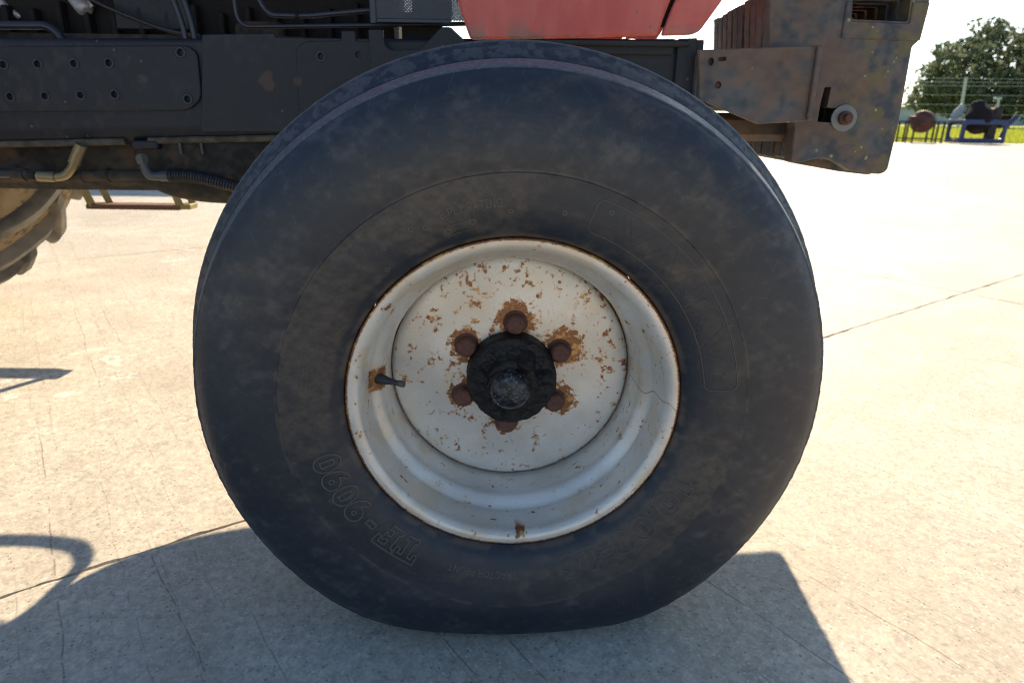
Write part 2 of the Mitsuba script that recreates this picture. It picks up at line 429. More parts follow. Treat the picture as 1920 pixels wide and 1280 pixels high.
def polyarc(path, r, **k):
    """Straight legs with rounded corners of radius r."""
    P = [np.array(p, float) for p in path]
    out = [P[0]]
    for a, b, c in zip(P[:-2], P[1:-1], P[2:]):
        u, w = (a - b) / np.linalg.norm(a - b), (c - b) / np.linalg.norm(c - b)
        p0, p1 = b + u * r, b + w * r
        out += [(1 - s) ** 2 * p0 + 2 * s * (1 - s) * b + s * s * p1 for s in np.linspace(0, 1, 7)]
    out.append(P[-1])
    return np.array(out)


def box(x0, x1, y0, y1, z0, z1, ch=0.0):
    if ch <= 0:
        m = trimesh.creation.box((x1 - x0, y1 - y0, z1 - z0))
        m.apply_translation(((x0 + x1) / 2, (y0 + y1) / 2, (z0 + z1) / 2))
        return m
    pts = []
    for a in (0, 1):
        for b in (0, 1):
            for c in (0, 1):
                p = np.array([(x0, x1)[a], (y0, y1)[b], (z0, z1)[c]], float)
                s = np.array([1 - 2 * a, 1 - 2 * b, 1 - 2 * c]) * ch
                for k in range(3):
                    q = p.copy()
                    for j in range(3):
                        if j != k:
                            q[j] += s[j]
                    pts.append(q)
    return trimesh.convex.convex_hull(np.array(pts))


def inset(poly, d):
    P = np.array(poly, float)
    area = 0.5 * np.sum(P[:, 0] * np.roll(P[:, 1], -1) - np.roll(P[:, 0], -1) * P[:, 1])
    if area < 0:
        P = P[::-1]
    e0 = P - np.roll(P, 1, 0)
    e1 = np.roll(P, -1, 0) - P
    e0 /= np.linalg.norm(e0, axis=1, keepdims=True)
    e1 /= np.linalg.norm(e1, axis=1, keepdims=True)
    n0, n1 = np.stack([-e0[:, 1], e0[:, 0]], 1), np.stack([-e1[:, 1], e1[:, 0]], 1)
    b = n0 + n1
    b /= np.maximum((b * n0).sum(1, keepdims=True), 0.35) 
    b = (n0 + n1) / np.maximum(1 + (n0 * n1).sum(1, keepdims=True), 0.5)
    return P, P + b * d


def rounded(poly, r, n=4):
    """Rounds corners of a closed polygon; r a number or list per corner."""
    P = [np.array(p, float) for p in poly]
    N, out = len(P), []
    for i in range(N):
        a, b, c = P[i - 1], P[i], P[(i + 1) % N]
        ri = r[i] if isinstance(r, (list, tuple)) else r
        u, w = a - b, c - b
        lu, lw = np.linalg.norm(u), np.linalg.norm(w)
        k = min(ri, lu * 0.45, lw * 0.45)
        if k < 1e-6:
            out.append(b)
            continue
        for s in np.linspace(0, 1, n + 1):
            out.append((1 - s) ** 2 * (b + u / lu * k) + 2 * s * (1 - s) * b + s * s * (b + w / lw * k))
    return np.array(out)


def prism(poly, y0, y1, ch=0.002, holes=()):
    """A plate in the xz plane from y0 (near) to y1, edges chamfered by ch; holes: list of polygons."""
    P, Q = inset(poly, ch)
    while not Polygon(Q).is_valid and ch > 1e-5:
        ch *= 0.6
        P, Q = inset(poly, ch)
    n = len(P)
    ring = lambda X, y: np.stack([X[:, 0], np.full(n, y), X[:, 1]], 1)
    V = [ring(Q, y0), ring(P, y0 + ch), ring(P, y1 - ch), ring(Q, y1)]
    v = np.vstack(V)
    f = []
    i = np.arange(n)
    j = (i + 1) % n
    for k in range(3):
        a, b = k * n, (k + 1) * n
        f += [np.stack([a + i, a + j, b + j], 1), np.stack([a + i, b + j, b + i], 1)]
    Hs = []
    for h in holes:
        h = np.array(h, float)
        if 0.5 * np.sum(h[:, 0] * np.roll(h[:, 1], -1) - np.roll(h[:, 0], -1) * h[:, 1]) > 0:
            h = h[::-1]
        Hs.append(h)
    tv, tf = trimesh.creation.triangulate_polygon(Polygon(Q, Hs), engine='earcut')
    near = len(v)
    v = np.vstack([v, np.stack([tv[:, 0], np.full(len(tv), y0), tv[:, 1]], 1), np.stack([tv[:, 0], np.full(len(tv), y1), tv[:, 1]], 1)])
    f += [tf + near, tf[:, ::-1] + near + len(tv)]
    for h in Hs:
        k, i, st = len(h), np.arange(len(h)), len(v)
        j = (i + 1) % k
        v = np.vstack([v, np.stack([h[:, 0], np.full(k, y0), h[:, 1]], 1), np.stack([h[:, 0], np.full(k, y1), h[:, 1]], 1)])
        f += [np.stack([st + i, st + j, st + k + j], 1), np.stack([st + i, st + k + j, st + k + i], 1)]
    m = trimesh.Trimesh(v, np.vstack(f), process=True)
    m.merge_vertices(digits_vertex=7)
    return m


def circle(x, z, r, n=20, sx=1.0):
    t = np.arange(n) / n * 2 * np.pi
    return np.stack([x + sx * r * np.cos(t), z + r * np.sin(t)], 1)


def place_mesh(m, R=None, t=(0, 0, 0)):
    m = m.copy()
    if R is not None:
        m.vertices = m.vertices @ np.asarray(R).T
    m.vertices = m.vertices + np.asarray(t)
    return m


# ------------------------------------------------------------------ setting: concrete apron of slabs, field beyond
U0, V0, DU, DV = 3.46, 1.213, 5.0, 2.95
base = trimesh.Trimesh([[-60, -40, -0.010], [60, -40, -0.010], [60, 24.4, -0.010], [-60, 24.4, -0.010]], [[0, 1, 2], [0, 2, 3]])
add('concrete_apron', base, 'joint_dirt', kind='structure', label='pale sunlit concrete yard cast in slabs with narrow dark joints')
clip = shapely.box(-60, -40, 60, 24.3)
from manifold3d import CrossSection  # noqa: F401
for iu in range(-9, 9):
    for iv in range(-9, 11):
        g = 0.0020
        u0, u1 = U0 + iu * DU + g, U0 + (iu + 1) * DU - g
        v0, v1 = V0 + iv * DV + g, V0 + (iv + 1) * DV - g

        def edge(p, q, n):
            p, q = np.array(p), np.array(q)
            s = np.linspace(0, 1, n + 1)[:-1, None]
            return p + (q - p) * s
        near = (iu in (-1, -2, 0)) and (iv in (-1, 0, 1))
        n_u, n_v = (420, 260) if near else (1, 1)
        P = np.vstack([edge((u0, v0), (u1, v0), n_u), edge((u1, v0), (u1, v1), n_v), edge((u1, v1), (u0, v1), n_u), edge((u0, v1), (u0, v0), n_v)])
        if near:       # ragged, chipped joint edges
            q = np.c_[P * 14.0, np.full(len(P), iu * 3.0 + iv)]
            q2 = np.c_[P * 55.0, np.full(len(P), iu * 3.0 + iv)]
            chip = np.maximum(meshkit.fbm(q, 4, seed=4) - 0.50, 0) * 0.020 + np.maximum(meshkit.fbm(q2, 3, seed=6) - 0.55, 0) * 0.012
            cu, cv = (u0 + u1) / 2, (v0 + v1) / 2
            du = np.where(np.minimum(abs(P[:, 0] - u0), abs(P[:, 0] - u1)) < 1e-6, np.sign(cu - P[:, 0]), 0)
            dv = np.where(np.minimum(abs(P[:, 1] - v0), abs(P[:, 1] - v1)) < 1e-6, np.sign(cv - P[:, 1]), 0)
            P = P + np.stack([du, dv], 1) * chip[:, None]
        X = np.stack([P[:, 0] * CA - P[:, 1] * SA, P[:, 0] * SA + P[:, 1] * CA], 1)
        poly = Polygon(X).intersection(clip)
        if poly.is_empty or poly.geom_type != 'Polygon' or poly.area < 0.05:
            continue
        m = trimesh.creation.extrude_polygon(poly, 0.030, engine='earcut')
        m.apply_translation((0, 0, -0.030))
        add('slab', m, 'concrete', 'concrete_apron')

fx = np.linspace(-700, 700, 3)
field = trimesh.Trimesh([[-900, 24.3, 0.0], [900, 24.3, 0.0], [900, 1500, 0.0], [-900, 1500, 0.0], [-900, -40, -0.04], [900, -40, -0.04], [900, -900, -0.04], [-900, -900, -0.04],
                         [-900, -40, -0.04], [-60, -40, -0.04], [-60, 24.3, -0.04], [-900, 24.3, -0.04], [60, -40, -0.04], [900, -40, -0.04], [900, 24.3, -0.04], [60, 24.3, -0.04]],
                        [[0, 1, 2], [0, 2, 3], [4, 6, 5], [4, 7, 6], [8, 9, 10], [8, 10, 11], [12, 13, 14], [12, 14, 15]])
add('field', field, 'field', kind='structure', label='flat yellow-green field beyond the concrete yard')

n = 26000
gy = 24.32 + (rng.random(n) ** 1.7) * 42
gx = 8 + rng.random(n) * (18 + (gy - 24) * 0.75)
h = (0.05 + 0.10 * rng.random(n)) * (1 + 0.8 * (rng.random(n) < 0.1))
an = rng.random(n) * np.pi
w = 0.012 + 0.02 * rng.random(n) + (gy - 24) * 0.0012
lx, ly = (rng.random(n) - 0.5) * 0.12, (rng.random(n) - 0.5) * 0.12
b0 = np.stack([gx - np.cos(an) * w, gy - np.sin(an) * w, gx * 0 - 0.005], 1)
b1 = np.stack([gx + np.cos(an) * w, gy + np.sin(an) * w, gx * 0 - 0.005], 1)
tp = np.stack([gx + lx, gy + ly, h], 1)
gm = trimesh.Trimesh(np.stack([b0, b1, tp], 1).reshape(-1, 3), np.arange(3 * n).reshape(-1, 3), process=False)
add('grass', gm, 'grass', kind='stuff', label='bright sunlit grass along the far edge of the concrete', cat='grass')

# ------------------------------------------------------------------ tractor
TR = thing('tractor', 'old red tractor with black frame, seen close at its worn front wheel', 'tractor')

# --- front wheel: tyre
side = [(0.000, 0.2235), (-0.0045, 0.2255), (-0.0115, 0.2315), (-0.0185, 0.2435), (-0.0238, 0.2590), (-0.0266, 0.2780), (-0.0276, 0.2960), (-0.0284, 0.3022),
        (-0.0266, 0.3034), (-0.0268, 0.3060), (-0.0284, 0.3170), (-0.0286, 0.3330), (-0.0272, 0.3520), (-0.0238, 0.3700), (-0.0182, 0.3870), (-0.0125, 0.3985), (-0.0055, 0.4075),
        (0.0000, 0.4120), (0.0018, 0.4140), (0.0026, 0.4163), (0.0075, 0.4178), (0.0150, 0.4203), (0.0260, 0.4242), (0.0320, 0.4262), (0.0345, 0.4235), (0.0370, 0.4160), (0.0440, 0.4140),
        (0.0530, 0.4170), (0.0610, 0.4255), (0.0680, 0.4340), (0.0750, 0.4400), (0.0805, 0.4440), (0.0830, 0.4478), (0.0850, 0.4492), (0.0960, 0.4502)]
MIDP = 0.1075
pts = []
for a, b in zip(side[:-1], side[1:]):
    L = math.hypot(b[0] - a[0], b[1] - a[1])
    k = max(1, int(L / 0.006))
    pts += [tuple(np.array(a) + (np.array(b) - np.array(a)) * s / k) for s in range(k)]
pts.append(side[-1])
full = pts + [(2 * MIDP - o, r) for o, r in pts[::-1]]
NT = 900
prf = np.array(full)
th = np.arange(NT) / NT * 2 * np.pi
O = np.repeat(prf[None, :, 0], NT, 0)
Rr = np.repeat(prf[None, :, 1], NT, 0)
TH = np.repeat(th[:, None], len(prf), 1)
ring3 = lambda s, z: np.stack([np.cos(TH) * s, np.sin(TH) * s, O * z], -1)
shoulder = np.exp(-((Rr - 0.4160) / 0.0022) ** 2) * (np.abs(O - MIDP) > 0.09)
crown = np.exp(-((Rr - 0.4485) / 0.0016) ** 2)
rag = meshkit.fbm(ring3(45.0, 10.0), 3, seed=2) - 0.5
Rr = Rr + shoulder * rag * 0.0014 + crown * rag * 0.0016
O = O - shoulder * (meshkit.fbm(ring3(70.0, 10.0), 2, seed=5) - 0.5) * 0.002
wobble = meshkit.fbm(ring3(2.2, 8.0), 3, seed=9) - 0.5
wall = (Rr > 0.23) & (Rr < 0.412)
O = O + wall * wobble * 0.0045 * np.where(O < MIDP, 1, -1)
TP = np.stack([np.sin(TH) * Rr, O, np.cos(TH) * Rr], -1).reshape(-1, 3)


def seat_on_ground(v):
    """Wheel-local vertices to the world, flattened where the tyre bears on the concrete."""
    w_ = wheel_world(v)
    z = w_[:, 2]
    tuck = 0.021 * np.clip((0.040 - z) / 0.045, 0, 1.4) ** 1.5
    bulge = 0.008 * np.exp(-((z - 0.085) / 0.040) ** 2) * np.exp(-(v[:, 0] / 0.20) ** 2)
    w_[:, 1] += np.where(v[:, 1] < MIDP, -1, 1) * (bulge - tuck)
    k = 0.002
    w_[:, 2] = np.where(z < 0.02, k * np.logaddexp(0, (z + 0.001) / k), z) + 0.0004
    return w_


tm = grid(TP.reshape(NT, len(full), 3))
tm = trimesh.Trimesh(seat_on_ground(tm.vertices), tm.faces, process=False)
FW = key_of('front_wheel', TR)
tyre_d = mikit.ply(tm, 'mat_rubber', smooth=34)
add('tyre', tyre_d, None, FW, label='black ribbed front tyre with dusty sidewall and worn shoulder rib')

# --- raised lettering on the sidewall
so = np.array(side[:20])
s_r, s_o = so[:, 1], so[:, 0]


def letters_shape(text, h, bold=True):
    m = meshkit.text_mesh(text, h, 0.002, bold=bold)
    top = m.triangles[(m.face_normals[:, 2] > 0.9)]
    return shapely.union_all([Polygon(t[:, :2]).buffer(1e-6) for t in top]).buffer(0)


def wrap_sidewall(v, r_mid, deg0, lift, squeeze):
    """(s, t, 0..1) -> the tyre wall: s along the circumference, t outwards, third coordinate 1 = raised."""
    t = math.radians(deg0) + v[:, 0] * squeeze / r_mid
    r = r_mid + v[:, 1]
    base_o = np.interp(r, s_r, s_o)
    wb = meshkit.fbm(np.stack([np.cos(t) * 2.2, np.sin(t) * 2.2, base_o * 8.0], -1), 3, seed=9) - 0.5
    o = base_o + wb * 0.0045 - np.where(v[:, 2] > 0.5, lift, -0.003)
    return seat_on_ground(np.stack([np.sin(t) * r, o, np.cos(t) * r], 1))


def on_sidewall(shape, r_mid, deg0, mode='outline', w=0.0009, lift=0.0009, squeeze=1.0):
    """shape in (s, t) metres, s=0 at deg0, read clockwise: filled letters, or a thin ridge along their outlines."""
    out = []
    for g in getattr(shape, 'geoms', [shape]):
        if g.area < 1e-8:
            continue
        if mode == 'solid':
            m = trimesh.creation.extrude_polygon(g, 1.0, engine='earcut')
            out.append(trimesh.Trimesh(wrap_sidewall(m.vertices, r_mid, deg0, lift, squeeze), m.faces, process=False))
            continue
        for ring in [g.exterior, *g.interiors]:
            n_ = max(12, int(ring.length / 0.0011))
            P = np.array([ring.interpolate(k / n_, normalized=True).coords[0] for k in range(n_)])
            t = np.roll(P, -1, 0) - np.roll(P, 1, 0)
            t /= np.maximum(np.linalg.norm(t, axis=1, keepdims=True), 1e-9)
            nn = np.stack([-t[:, 1], t[:, 0]], 1)
            X = np.stack([np.c_[P + nn * w * a_, np.full(n_, z_)] for a_, z_ in ((.75, 0), (.36, 1), (-.36, 1), (-.75, 0))], 1)
            m = grid(X)
            m2 = trimesh.Trimesh(wrap_sidewall(m.vertices, r_mid, deg0, lift, squeeze), m.faces[:, ::-1], process=False)
            out.append(m2)
    return join(*out)


def slab_glyph(ch):
    """Slab-serif numerals and capitals one unit tall."""
    B = shapely.box
    if ch == 'T':
        return shapely.union_all([B(0, .80, .95, 1), B(0, .58, .17, 1), B(.78, .58, .95, 1), B(.34, 0, .61, 1), B(.20, 0, .75, .18)]), .95
    if ch == 'F':
        return shapely.union_all([B(.12, 0, .40, 1), B(0, 0, .58, .18), B(0, .82, .90, 1), B(.73, .58, .90, 1), B(.40, .42, .62, .58), B(.56, .34, .68, .66)]), .90
    if ch == '-':
        return B(0, .40, .42, .62), .42
    if ch == '.':
        return shapely.Point(.14, .13).buffer(.13), .28
    if ch == '1':
        return shapely.union_all([B(.18, 0, .44, 1), B(.02, 0, .60, .17), Polygon([(.0, .72), (.2, .80), (.3, 1), (.44, 1), (.2, .62)])]), .60
    o = affinity.scale(shapely.Point(0, 0).buffer(1, 24), .37, .5)
    if ch == '0':
        return affinity.translate(o.difference(B(-.085, -.22, .085, .22).buffer(.03)), .37, .5), .74
    bowl = affinity.translate(affinity.scale(shapely.Point(0, 0).buffer(1, 24), .37, .34), .37, .66)
    tail = Polygon([(.74, .66), (.735, .48), (.68, .28), (.56, .12), (.38, .01), (.16, 0), (.20, .14), (.34, .22), (.42, .36)])
    nine = shapely.union_all([bowl, tail]).difference(shapely.Point(.36, .66).buffer(.085))
    return (nine if ch == '9' else affinity.rotate(nine, 180, origin=(.37, .5))), .74


def put_slab(text, h, r_mid, a0, a1, gap=.06, **k):
    x, out = 0, []
    for ch in text:
        if ch == ' ':
            x += .22
            continue
        g, w_ = slab_glyph(ch)
        out.append(affinity.translate(g, x, -.5))
        x += w_ + gap
    x -= gap
    want = math.radians(a1 - a0) * r_mid
    sh_ = MultiPolygon([p_ for g in out for p_ in getattr(g, 'geoms', [g])])
    return on_sidewall(affinity.scale(sh_, want / x, h, origin=(0, 0)), r_mid, a0, 'outline', **k)


def put_text(text, h, r_mid, a0, a1, mode, **k):
    s = letters_shape(text, h, k.pop('bold', True))
    x0, y0, x1, y1 = s.bounds
    s = affinity.translate(s, -x0, -(y0 + y1) / 2)
    want = math.radians(a1 - a0) * r_mid
    return on_sidewall(s, r_mid, a0, mode, squeeze=want / (x1 - x0), **k)


add('raised_lettering', put_slab('TF - 9090', 0.035, 0.2585, 211, 256, w=0.0021, lift=0.0022), 'rubber_worn', FW, label='raised outline characters TF - 9090 on the sidewall')
add('raised_lettering', put_slab('10.00-16', 0.033, 0.2585, 114, 165, w=0.0015, lift=0.0012), 'rubber_worn', FW, label='worn outline characters 10.00-16 on the sidewall')
add('raised_lettering', put_text('TRACTOR FRONT', 0.0098, 0.2590, 178.5, 200.5, 'solid', bold=False, lift=0.0006), 'rubber_worn', FW, label='small raised words TRACTOR FRONT')
add('raised_lettering', put_text('8 PLY RATING', 0.0105, 0.2690, -20, -4, 'solid', bold=False, lift=0.0006), 'rubber_worn', FW, label='small raised words 8 PLY RATING')
add('raised_lettering', put_text('VARKV', 0.030, 0.2690, 26, 76, 'outline', w=0.0008, lift=0.0004), 'rubber', FW, label='very faint worn brand letters inside an outlined panel')
Lb = math.radians(84 - 19) * 0.2695
pan = shapely.box(0, -0.0205, Lb, 0.0205).buffer(-0.009).buffer(0.009)
add('raised_border', on_sidewall(pan, 0.2695, 19, 'outline', w=0.0012, lift=0.0010), 'rubber_worn', FW, label='thin raised border round the worn letters')
dots = [shapely.Point(x, y).buffer(0.003, 12) for x, y in ((0, 0), (0.031, 0.003))]
plate = shapely.box(-0.004, -0.005, 0.035, 0.006)
add('mould_mark', on_sidewall(shapely.union_all([d.boundary.buffer(0.0007) for d in dots] + [plate.boundary.buffer(0.00035)]), 0.2475, -19.5, 'solid', lift=0.0008), 'rubber_worn', FW)
nibs = []
for ang, r in ((-28, 0.268), (-24.5, 0.262), (-2, 0.258), (12, 0.262), (23, 0.280), (79.5, 0.276), (-118, 0.279), (-40, 0.243), (-36.5, 0.266)):
    nibs.append(on_sidewall(shapely.Point(0, 0).buffer(0.0024, 8).boundary.buffer(0.0006), r, ang, 'solid', lift=0.0008))
add('mould_nib', join(*nibs), 'rubber_worn', FW, kind='stuff')
ticks = []
tr_ = random.Random(3)
for row in range(5):
    s = 0.0
    while s < 0.062:
        L = 0.0012 + 0.0016 * tr_.random()
        ticks.append(shapely.box(s, row * 0.0055 - 0.0135, s + 0.0005, row * 0.0055 - 0.0135 + 0.0030))
        if tr_.random() < 0.6:
            ticks.append(shapely.box(s, row * 0.0055 - 0.0135 + 0.0022 * tr_.random(), s + L * 0.7, row * 0.0055 - 0.0130 + 0.0022 * tr_.random() + 0.0004))
        s += L + 0.0009
add('small_print', on_sidewall(shapely.union_all(ticks), 0.268, -83, 'solid', lift=0.0006), 'rubber_worn', FW, kind='stuff', label='block of illegible worn small print on the sidewall')

# --- rim, disc, nuts, hub
rim_prof = [(0.0035, 0.2175), (0.0015, 0.2225), (-0.0010, 0.2228), (-0.0022, 0.2212), (-0.0024, 0.2190), (-0.0022, 0.2150), (-0.0012, 0.2110), (0.0012, 0.2072), (0.0055, 0.2042), (0.0120, 0.2026), (0.0225, 0.2018), (0.0340, 0.2014),
            (0.0440, 0.2010), (0.0490, 0.2002), (0.0525, 0.1982), (0.0560, 0.1945), (0.0590, 0.1905), (0.0625, 0.1866), (0.0670, 0.1832), (0.0730, 0.1807), (0.0820, 0.1790), (0.1000, 0.1783), (0.1300, 0.1780),
            (0.1500, 0.1790), (0.1600, 0.1960), (0.1900, 0.2000), (0.2100, 0.2060), (0.2150, 0.2225), (0.2130, 0.2228), (0.2080, 0.2100), (0.1850, 0.2030), (0.0300, 0.2030), (0.0080, 0.2110), (0.0035, 0.2175)]
rim = lathe(rim_prof, 240)
rim.vertices = wheel_world(rim.vertices)
add('rim', rim, 'wheel_paint', FW, smooth=60, label='off-white painted steel rim with rusty edge')
disc_prof = [(0.1270, 0.1785), (0.1215, 0.1764), (0.1165, 0.1735), (0.1140, 0.1700), (0.1125, 0.1620), (0.1100, 0.1400), (0.1070, 0.1000), (0.1055, 0.0600), (0.1055, 0.0350), (0.1055, 0.0)]
disc = lathe(disc_prof, 200)
d = np.hypot(disc.vertices[:, 0], disc.vertices[:, 2])
disc.vertices[:, 1] += 0.0012 * (meshkit.fbm(disc.vertices * 14, 2, seed=3) - 0.5) * (d < 0.17)
disc.vertices = wheel_world(disc.vertices)
add('wheel_disc', disc, 'wheel_paint', FW, smooth=50, label='off-white wheel disc speckled with orange rust')
nut_prof = round_profile([(0.107, 0.0182), (0.1045, 0.0180), (0.1042, 0.0150), (0.0935, 0.0143), (0.0900, 0.0122), (0.0893, 0.0092), (0.0902, 0.0080), (0.0904, 0.0)], 0.0012, 2)
nut = lathe(nut_prof, 28)
nut.vertices += 0.0007 * (np.stack([meshkit.noise(nut.vertices * 300 + k * 9) for k in range(3)], 1) - 0.5)
for k, (x, z) in enumerate(NUTS):
    c, s = math.cos(k * 1.3), math.sin(k * 1.3)
    R = np.array([[c, 0, s], [0, 1, 0], [-s, 0, c]])
    add('wheel_nut', place_mesh(nut, WM @ R, wheel_world([[x, 0, z]])[0]), 'rust_nut', FW, smooth=40)
hub_prof = round_profile([(0.112, 0.0), (0.112, 0.0660), (0.104, 0.0655), (0.082, 0.0650), (0.076, 0.0630), (0.073, 0.0560), (0.071, 0.0460), (0.066, 0.0400), (0.058, 0.0360), (0.054, 0.0), ], 0.005, 3)
hubm = lathe(hub_prof, 160).subdivide().subdivide()
v = hubm.vertices
rr = np.hypot(v[:, 0], v[:, 2])
lump = 0.6 * (meshkit.fbm(v * 30, 3, seed=8) - 0.45) + 0.6 * (meshkit.fbm(v * 85, 4, seed=18) - 0.47)
front = np.clip((0.098 - v[:, 1]) / 0.02, 0, 1)
v[:, 1] -= front * np.clip(lump, -0.3, 0.5) * 0.020 * np.clip((rr - 0.02) / 0.02, 0, 1)
rad = 1 + front * lump * 0.05 + 0.09 * np.clip(-v[:, 2] / 0.06 - 0.55, 0, 1) * (meshkit.noise(v * 30, 5) > 0.25)
v[:, 0] *= rad
v[:, 2] *= rad
for bx_, bz_, br in ((0.047, 0.008, 0.013), (-0.03, -0.036, 0.012), (0.02, 0.035, 0.014), (0.0, -0.052, 0.015), (-0.045, 0.01, 0.012)):
    d = np.hypot(v[:, 0] - bx_, v[:, 2] - bz_)
    v[:, 1] -= front * 0.011 * np.clip(1 - (d / br) ** 2, 0, 1)
hubm.vertices = wheel_world(v)
add('hub', hubm, 'grease', FW, smooth=55, label='black hub caked in old grease')
cap_prof = [(0.062, 0.0290), (0.052, 0.0285), (0.0445, 0.0280), (0.0425, 0.0268), (0.0432, 0.0246), (0.0415, 0.0238), (0.0392, 0.0205), (0.0374, 0.0150), (0.0364, 0.0090), (0.0360, 0.0)]
cap = lathe(cap_prof, 64)
cv = cap.vertices
cv[:, 1] += 0.0012 * (meshkit.fbm(cv * 110, 3, seed=6) - 0.5)
add('hub_cap', place_mesh(cap, WM, wheel_world([[-0.003, 0, -0.002]])[0]), 'dark_cap', FW, smooth=50, label='round domed grease cap, worn to dull metal')
stem_path = [wheel_world([[-0.189, 0.064, 0.0100]])[0], wheel_world([[-0.180, 0.060, 0.0092]])[0], wheel_world([[-0.165, 0.054, 0.0080]])[0], wheel_world([[-0.1515, 0.050, 0.0068]])[0]]
add('valve_stem', tube(stem_path, [0.0082, 0.0074, 0.0062, 0.0045, 0.0040, 0.0039, 0.0039], 16, n=24), 'rubber_plain', FW, smooth=50)
vc = tube([stem_path[3] - (stem_path[3] - stem_path[2]) * 0.5, stem_path[3] + (stem_path[3] - stem_path[2]) * 0.08], 0.0046, 14, smooth_path=False)
add('valve_cap', vc, 'dull_fitting', FW, smooth=40)

# the far front wheel: the same casting on the other end of the axle
MX = T().translate([0.008, 3.42, 0]).rotate([0, 0, 1], 180)
FW2 = key_of('front_wheel', TR)
for part in ('tyre', 'rim', 'wheel_disc', 'hub'):
    add(part, scene[f'{FW}__{part}'], None, FW2, to_world=MX)

# --- axle between the wheels
add('front_axle', join(box(-0.07, 0.08, 1.0, 2.42, 0.36, 0.47, 0.015), box(-0.05, 0.06, 0.94, 1.02, 0.33, 0.45, 0.01)), 'grime', TR)
piv = trimesh.creation.icosphere(3, 1.0)
piv.apply_scale([0.34, 0.17, 0.13])
piv.apply_translation([-0.13, 1.69, 0.625])
add('axle_pivot_housing', piv, 'grime', TR, smooth=True)

# --- frame rail
FR = TR + '__frame_rail'
rp = [(1.452, 0.0)]
xs = np.linspace(-1.9, 0.372, 30)
prof = round_profile([(1.52, 0.20), (1.458, 0.20), (1.450, 0.194), (1.450, 0.030), (1.456, 0.012), (1.470, 0.000), (1.50, -0.004), (1.56, -0.002), (1.56, 0.02)], 0.006, 3)
prof = np.array(prof)
P = np.zeros((len(xs), len(prof), 3))
for i, x in enumerate(xs):
    zb = 0.7000 + (x + 0.49) * 0.036 if x < -0.3 else 0.7068 + (x + 0.3) * 0.02
    zt = 0.893 + (x + 0.43) * 0.012
    P[i, :, 0] = x
    P[i, :, 1] = prof[:, 0]
    P[i, :, 2] = zb + prof[:, 1] / 0.2 * (zt - zb)
rail = grid(P, close_u=False, close_v=True)
add('frame_rail', rail, 'chassis', TR, smooth=40)
far = rail.copy()
far.vertices[:, 1] = 3.30 - far.vertices[:, 1]
far.vertices[:, 2] = 0.76 + (far.vertices[:, 2] - 0.70) * 0.7
add('frame_rail', far, 'chassis', TR, smooth=40)


def collar(x, z, y, r=0.0066, parent=FR):
    add('bolt_hole_collar', place_mesh(lathe([(0.003, r + 0.0042), (-0.0012, r + 0.0040), (-0.0028, r + 0.0026), (-0.0028, r + 0.0008), (-0.0012, r), (0.012, r), (0.012, 0.0)], 22), None, (x, y, z)), 'bore_ring', parent, smooth=40)


scene['mat_bore_ring'] = two(principled((0.030, 0.036, 0.048), 0.5, 0.5))
hl = [(-1.024, .836), (-.955, .838), (-.882, .840), (-.812, .842), (-.666, .863), (-1.024, .776), (-.953, .778), (-.880, .781), (-.811, .783), (-.664, .776)]
plL = rounded([(-1.30, .742), (-.668, .754), (-.637, .776), (-.634, .862), (-.650, .876), (-1.30, .864)], [0, .016, .02, .016, .01, 0])
add('mounting_plate', prism(plL, 1.4425, 1.4490, 0.0016, [circle(x, z, 0.0068) for x, z in hl]), 'chassis', FR, label='bolt-on plate with two rows of threaded holes')
for x, z in hl:
    collar(x, z, 1.4425)
cov = rounded([(-.647, .712), (-.290, .718), (-.290, .893), (-.476, .8935), (-.477, .9005), (-.620, .8965)], 0.003)
add('cover_plate', prism(cov, 1.4435, 1.4492, 0.0016), 'chassis', FR)
plM = rounded([(-.440, .730), (-.288, .730), (-.288, .888), (-.316, .888), (-.317, .906), (-.343, .906), (-.344, .888), (-.418, .886), (-.436, .872)], [0, 0, 0, .002, .002, .002, .002, .016, .016])
add('mounting_plate', prism(plM, 1.4375, 1.4430, 0.0014, [circle(-.386, .859, .0068), circle(-.312, .863, .0062)]), 'chassis', FR)
collar(-.386, .859, 1.4375)
brk = rounded([(-.288, .780), (-.05, .790), (-.05, .888), (-.100, .890), (-.128, .914), (-.146, .914), (-.168, .893), (-.188, .874), (-.246, .871), (-.2585, .881), (-.260, .908), (-.288, .908)],
              [0, 0, 0, .004, .004, .004, .01, .008, .012, .008, .002, .002])
add('cast_bracket', prism(brk, 1.428, 1.4365, 0.002), 'chassis', FR)
add('top_strip', box(.125, .312, 1.4405, 1.4490, .8705, .8935, 0.002), 'chassis', FR)
add('end_plate', prism(rounded([(.318, .70), (.366, .70), (.356, .902), (.318, .900)], .003), 1.439, 1.4490, 0.002), 'chassis', FR)
scene['mat_lip'] = two(principled(bounce_lip_col, 0.8, 0.3))
for xa_, xb_ in ((-1.10, -.815), (-.765, -.40)):  # added strip along the rail bottom, bounce light painted in with the dust
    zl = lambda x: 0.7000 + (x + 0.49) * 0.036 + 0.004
    add('bounce_lip', tube([(xa_, 1.4605, zl(xa_) - .0015), (xb_, 1.4605, zl(xb_) - .0015)], 0.0070, 14, smooth_path=False), 'lip', FR, smooth=40, label='dusty brown lower lip of the frame rail, ground bounce light painted into its colour')
add('rail_foot', box(-.80, -.745, 1.452, 1.51, .676, .694, 0.003), 'chassis', FR)

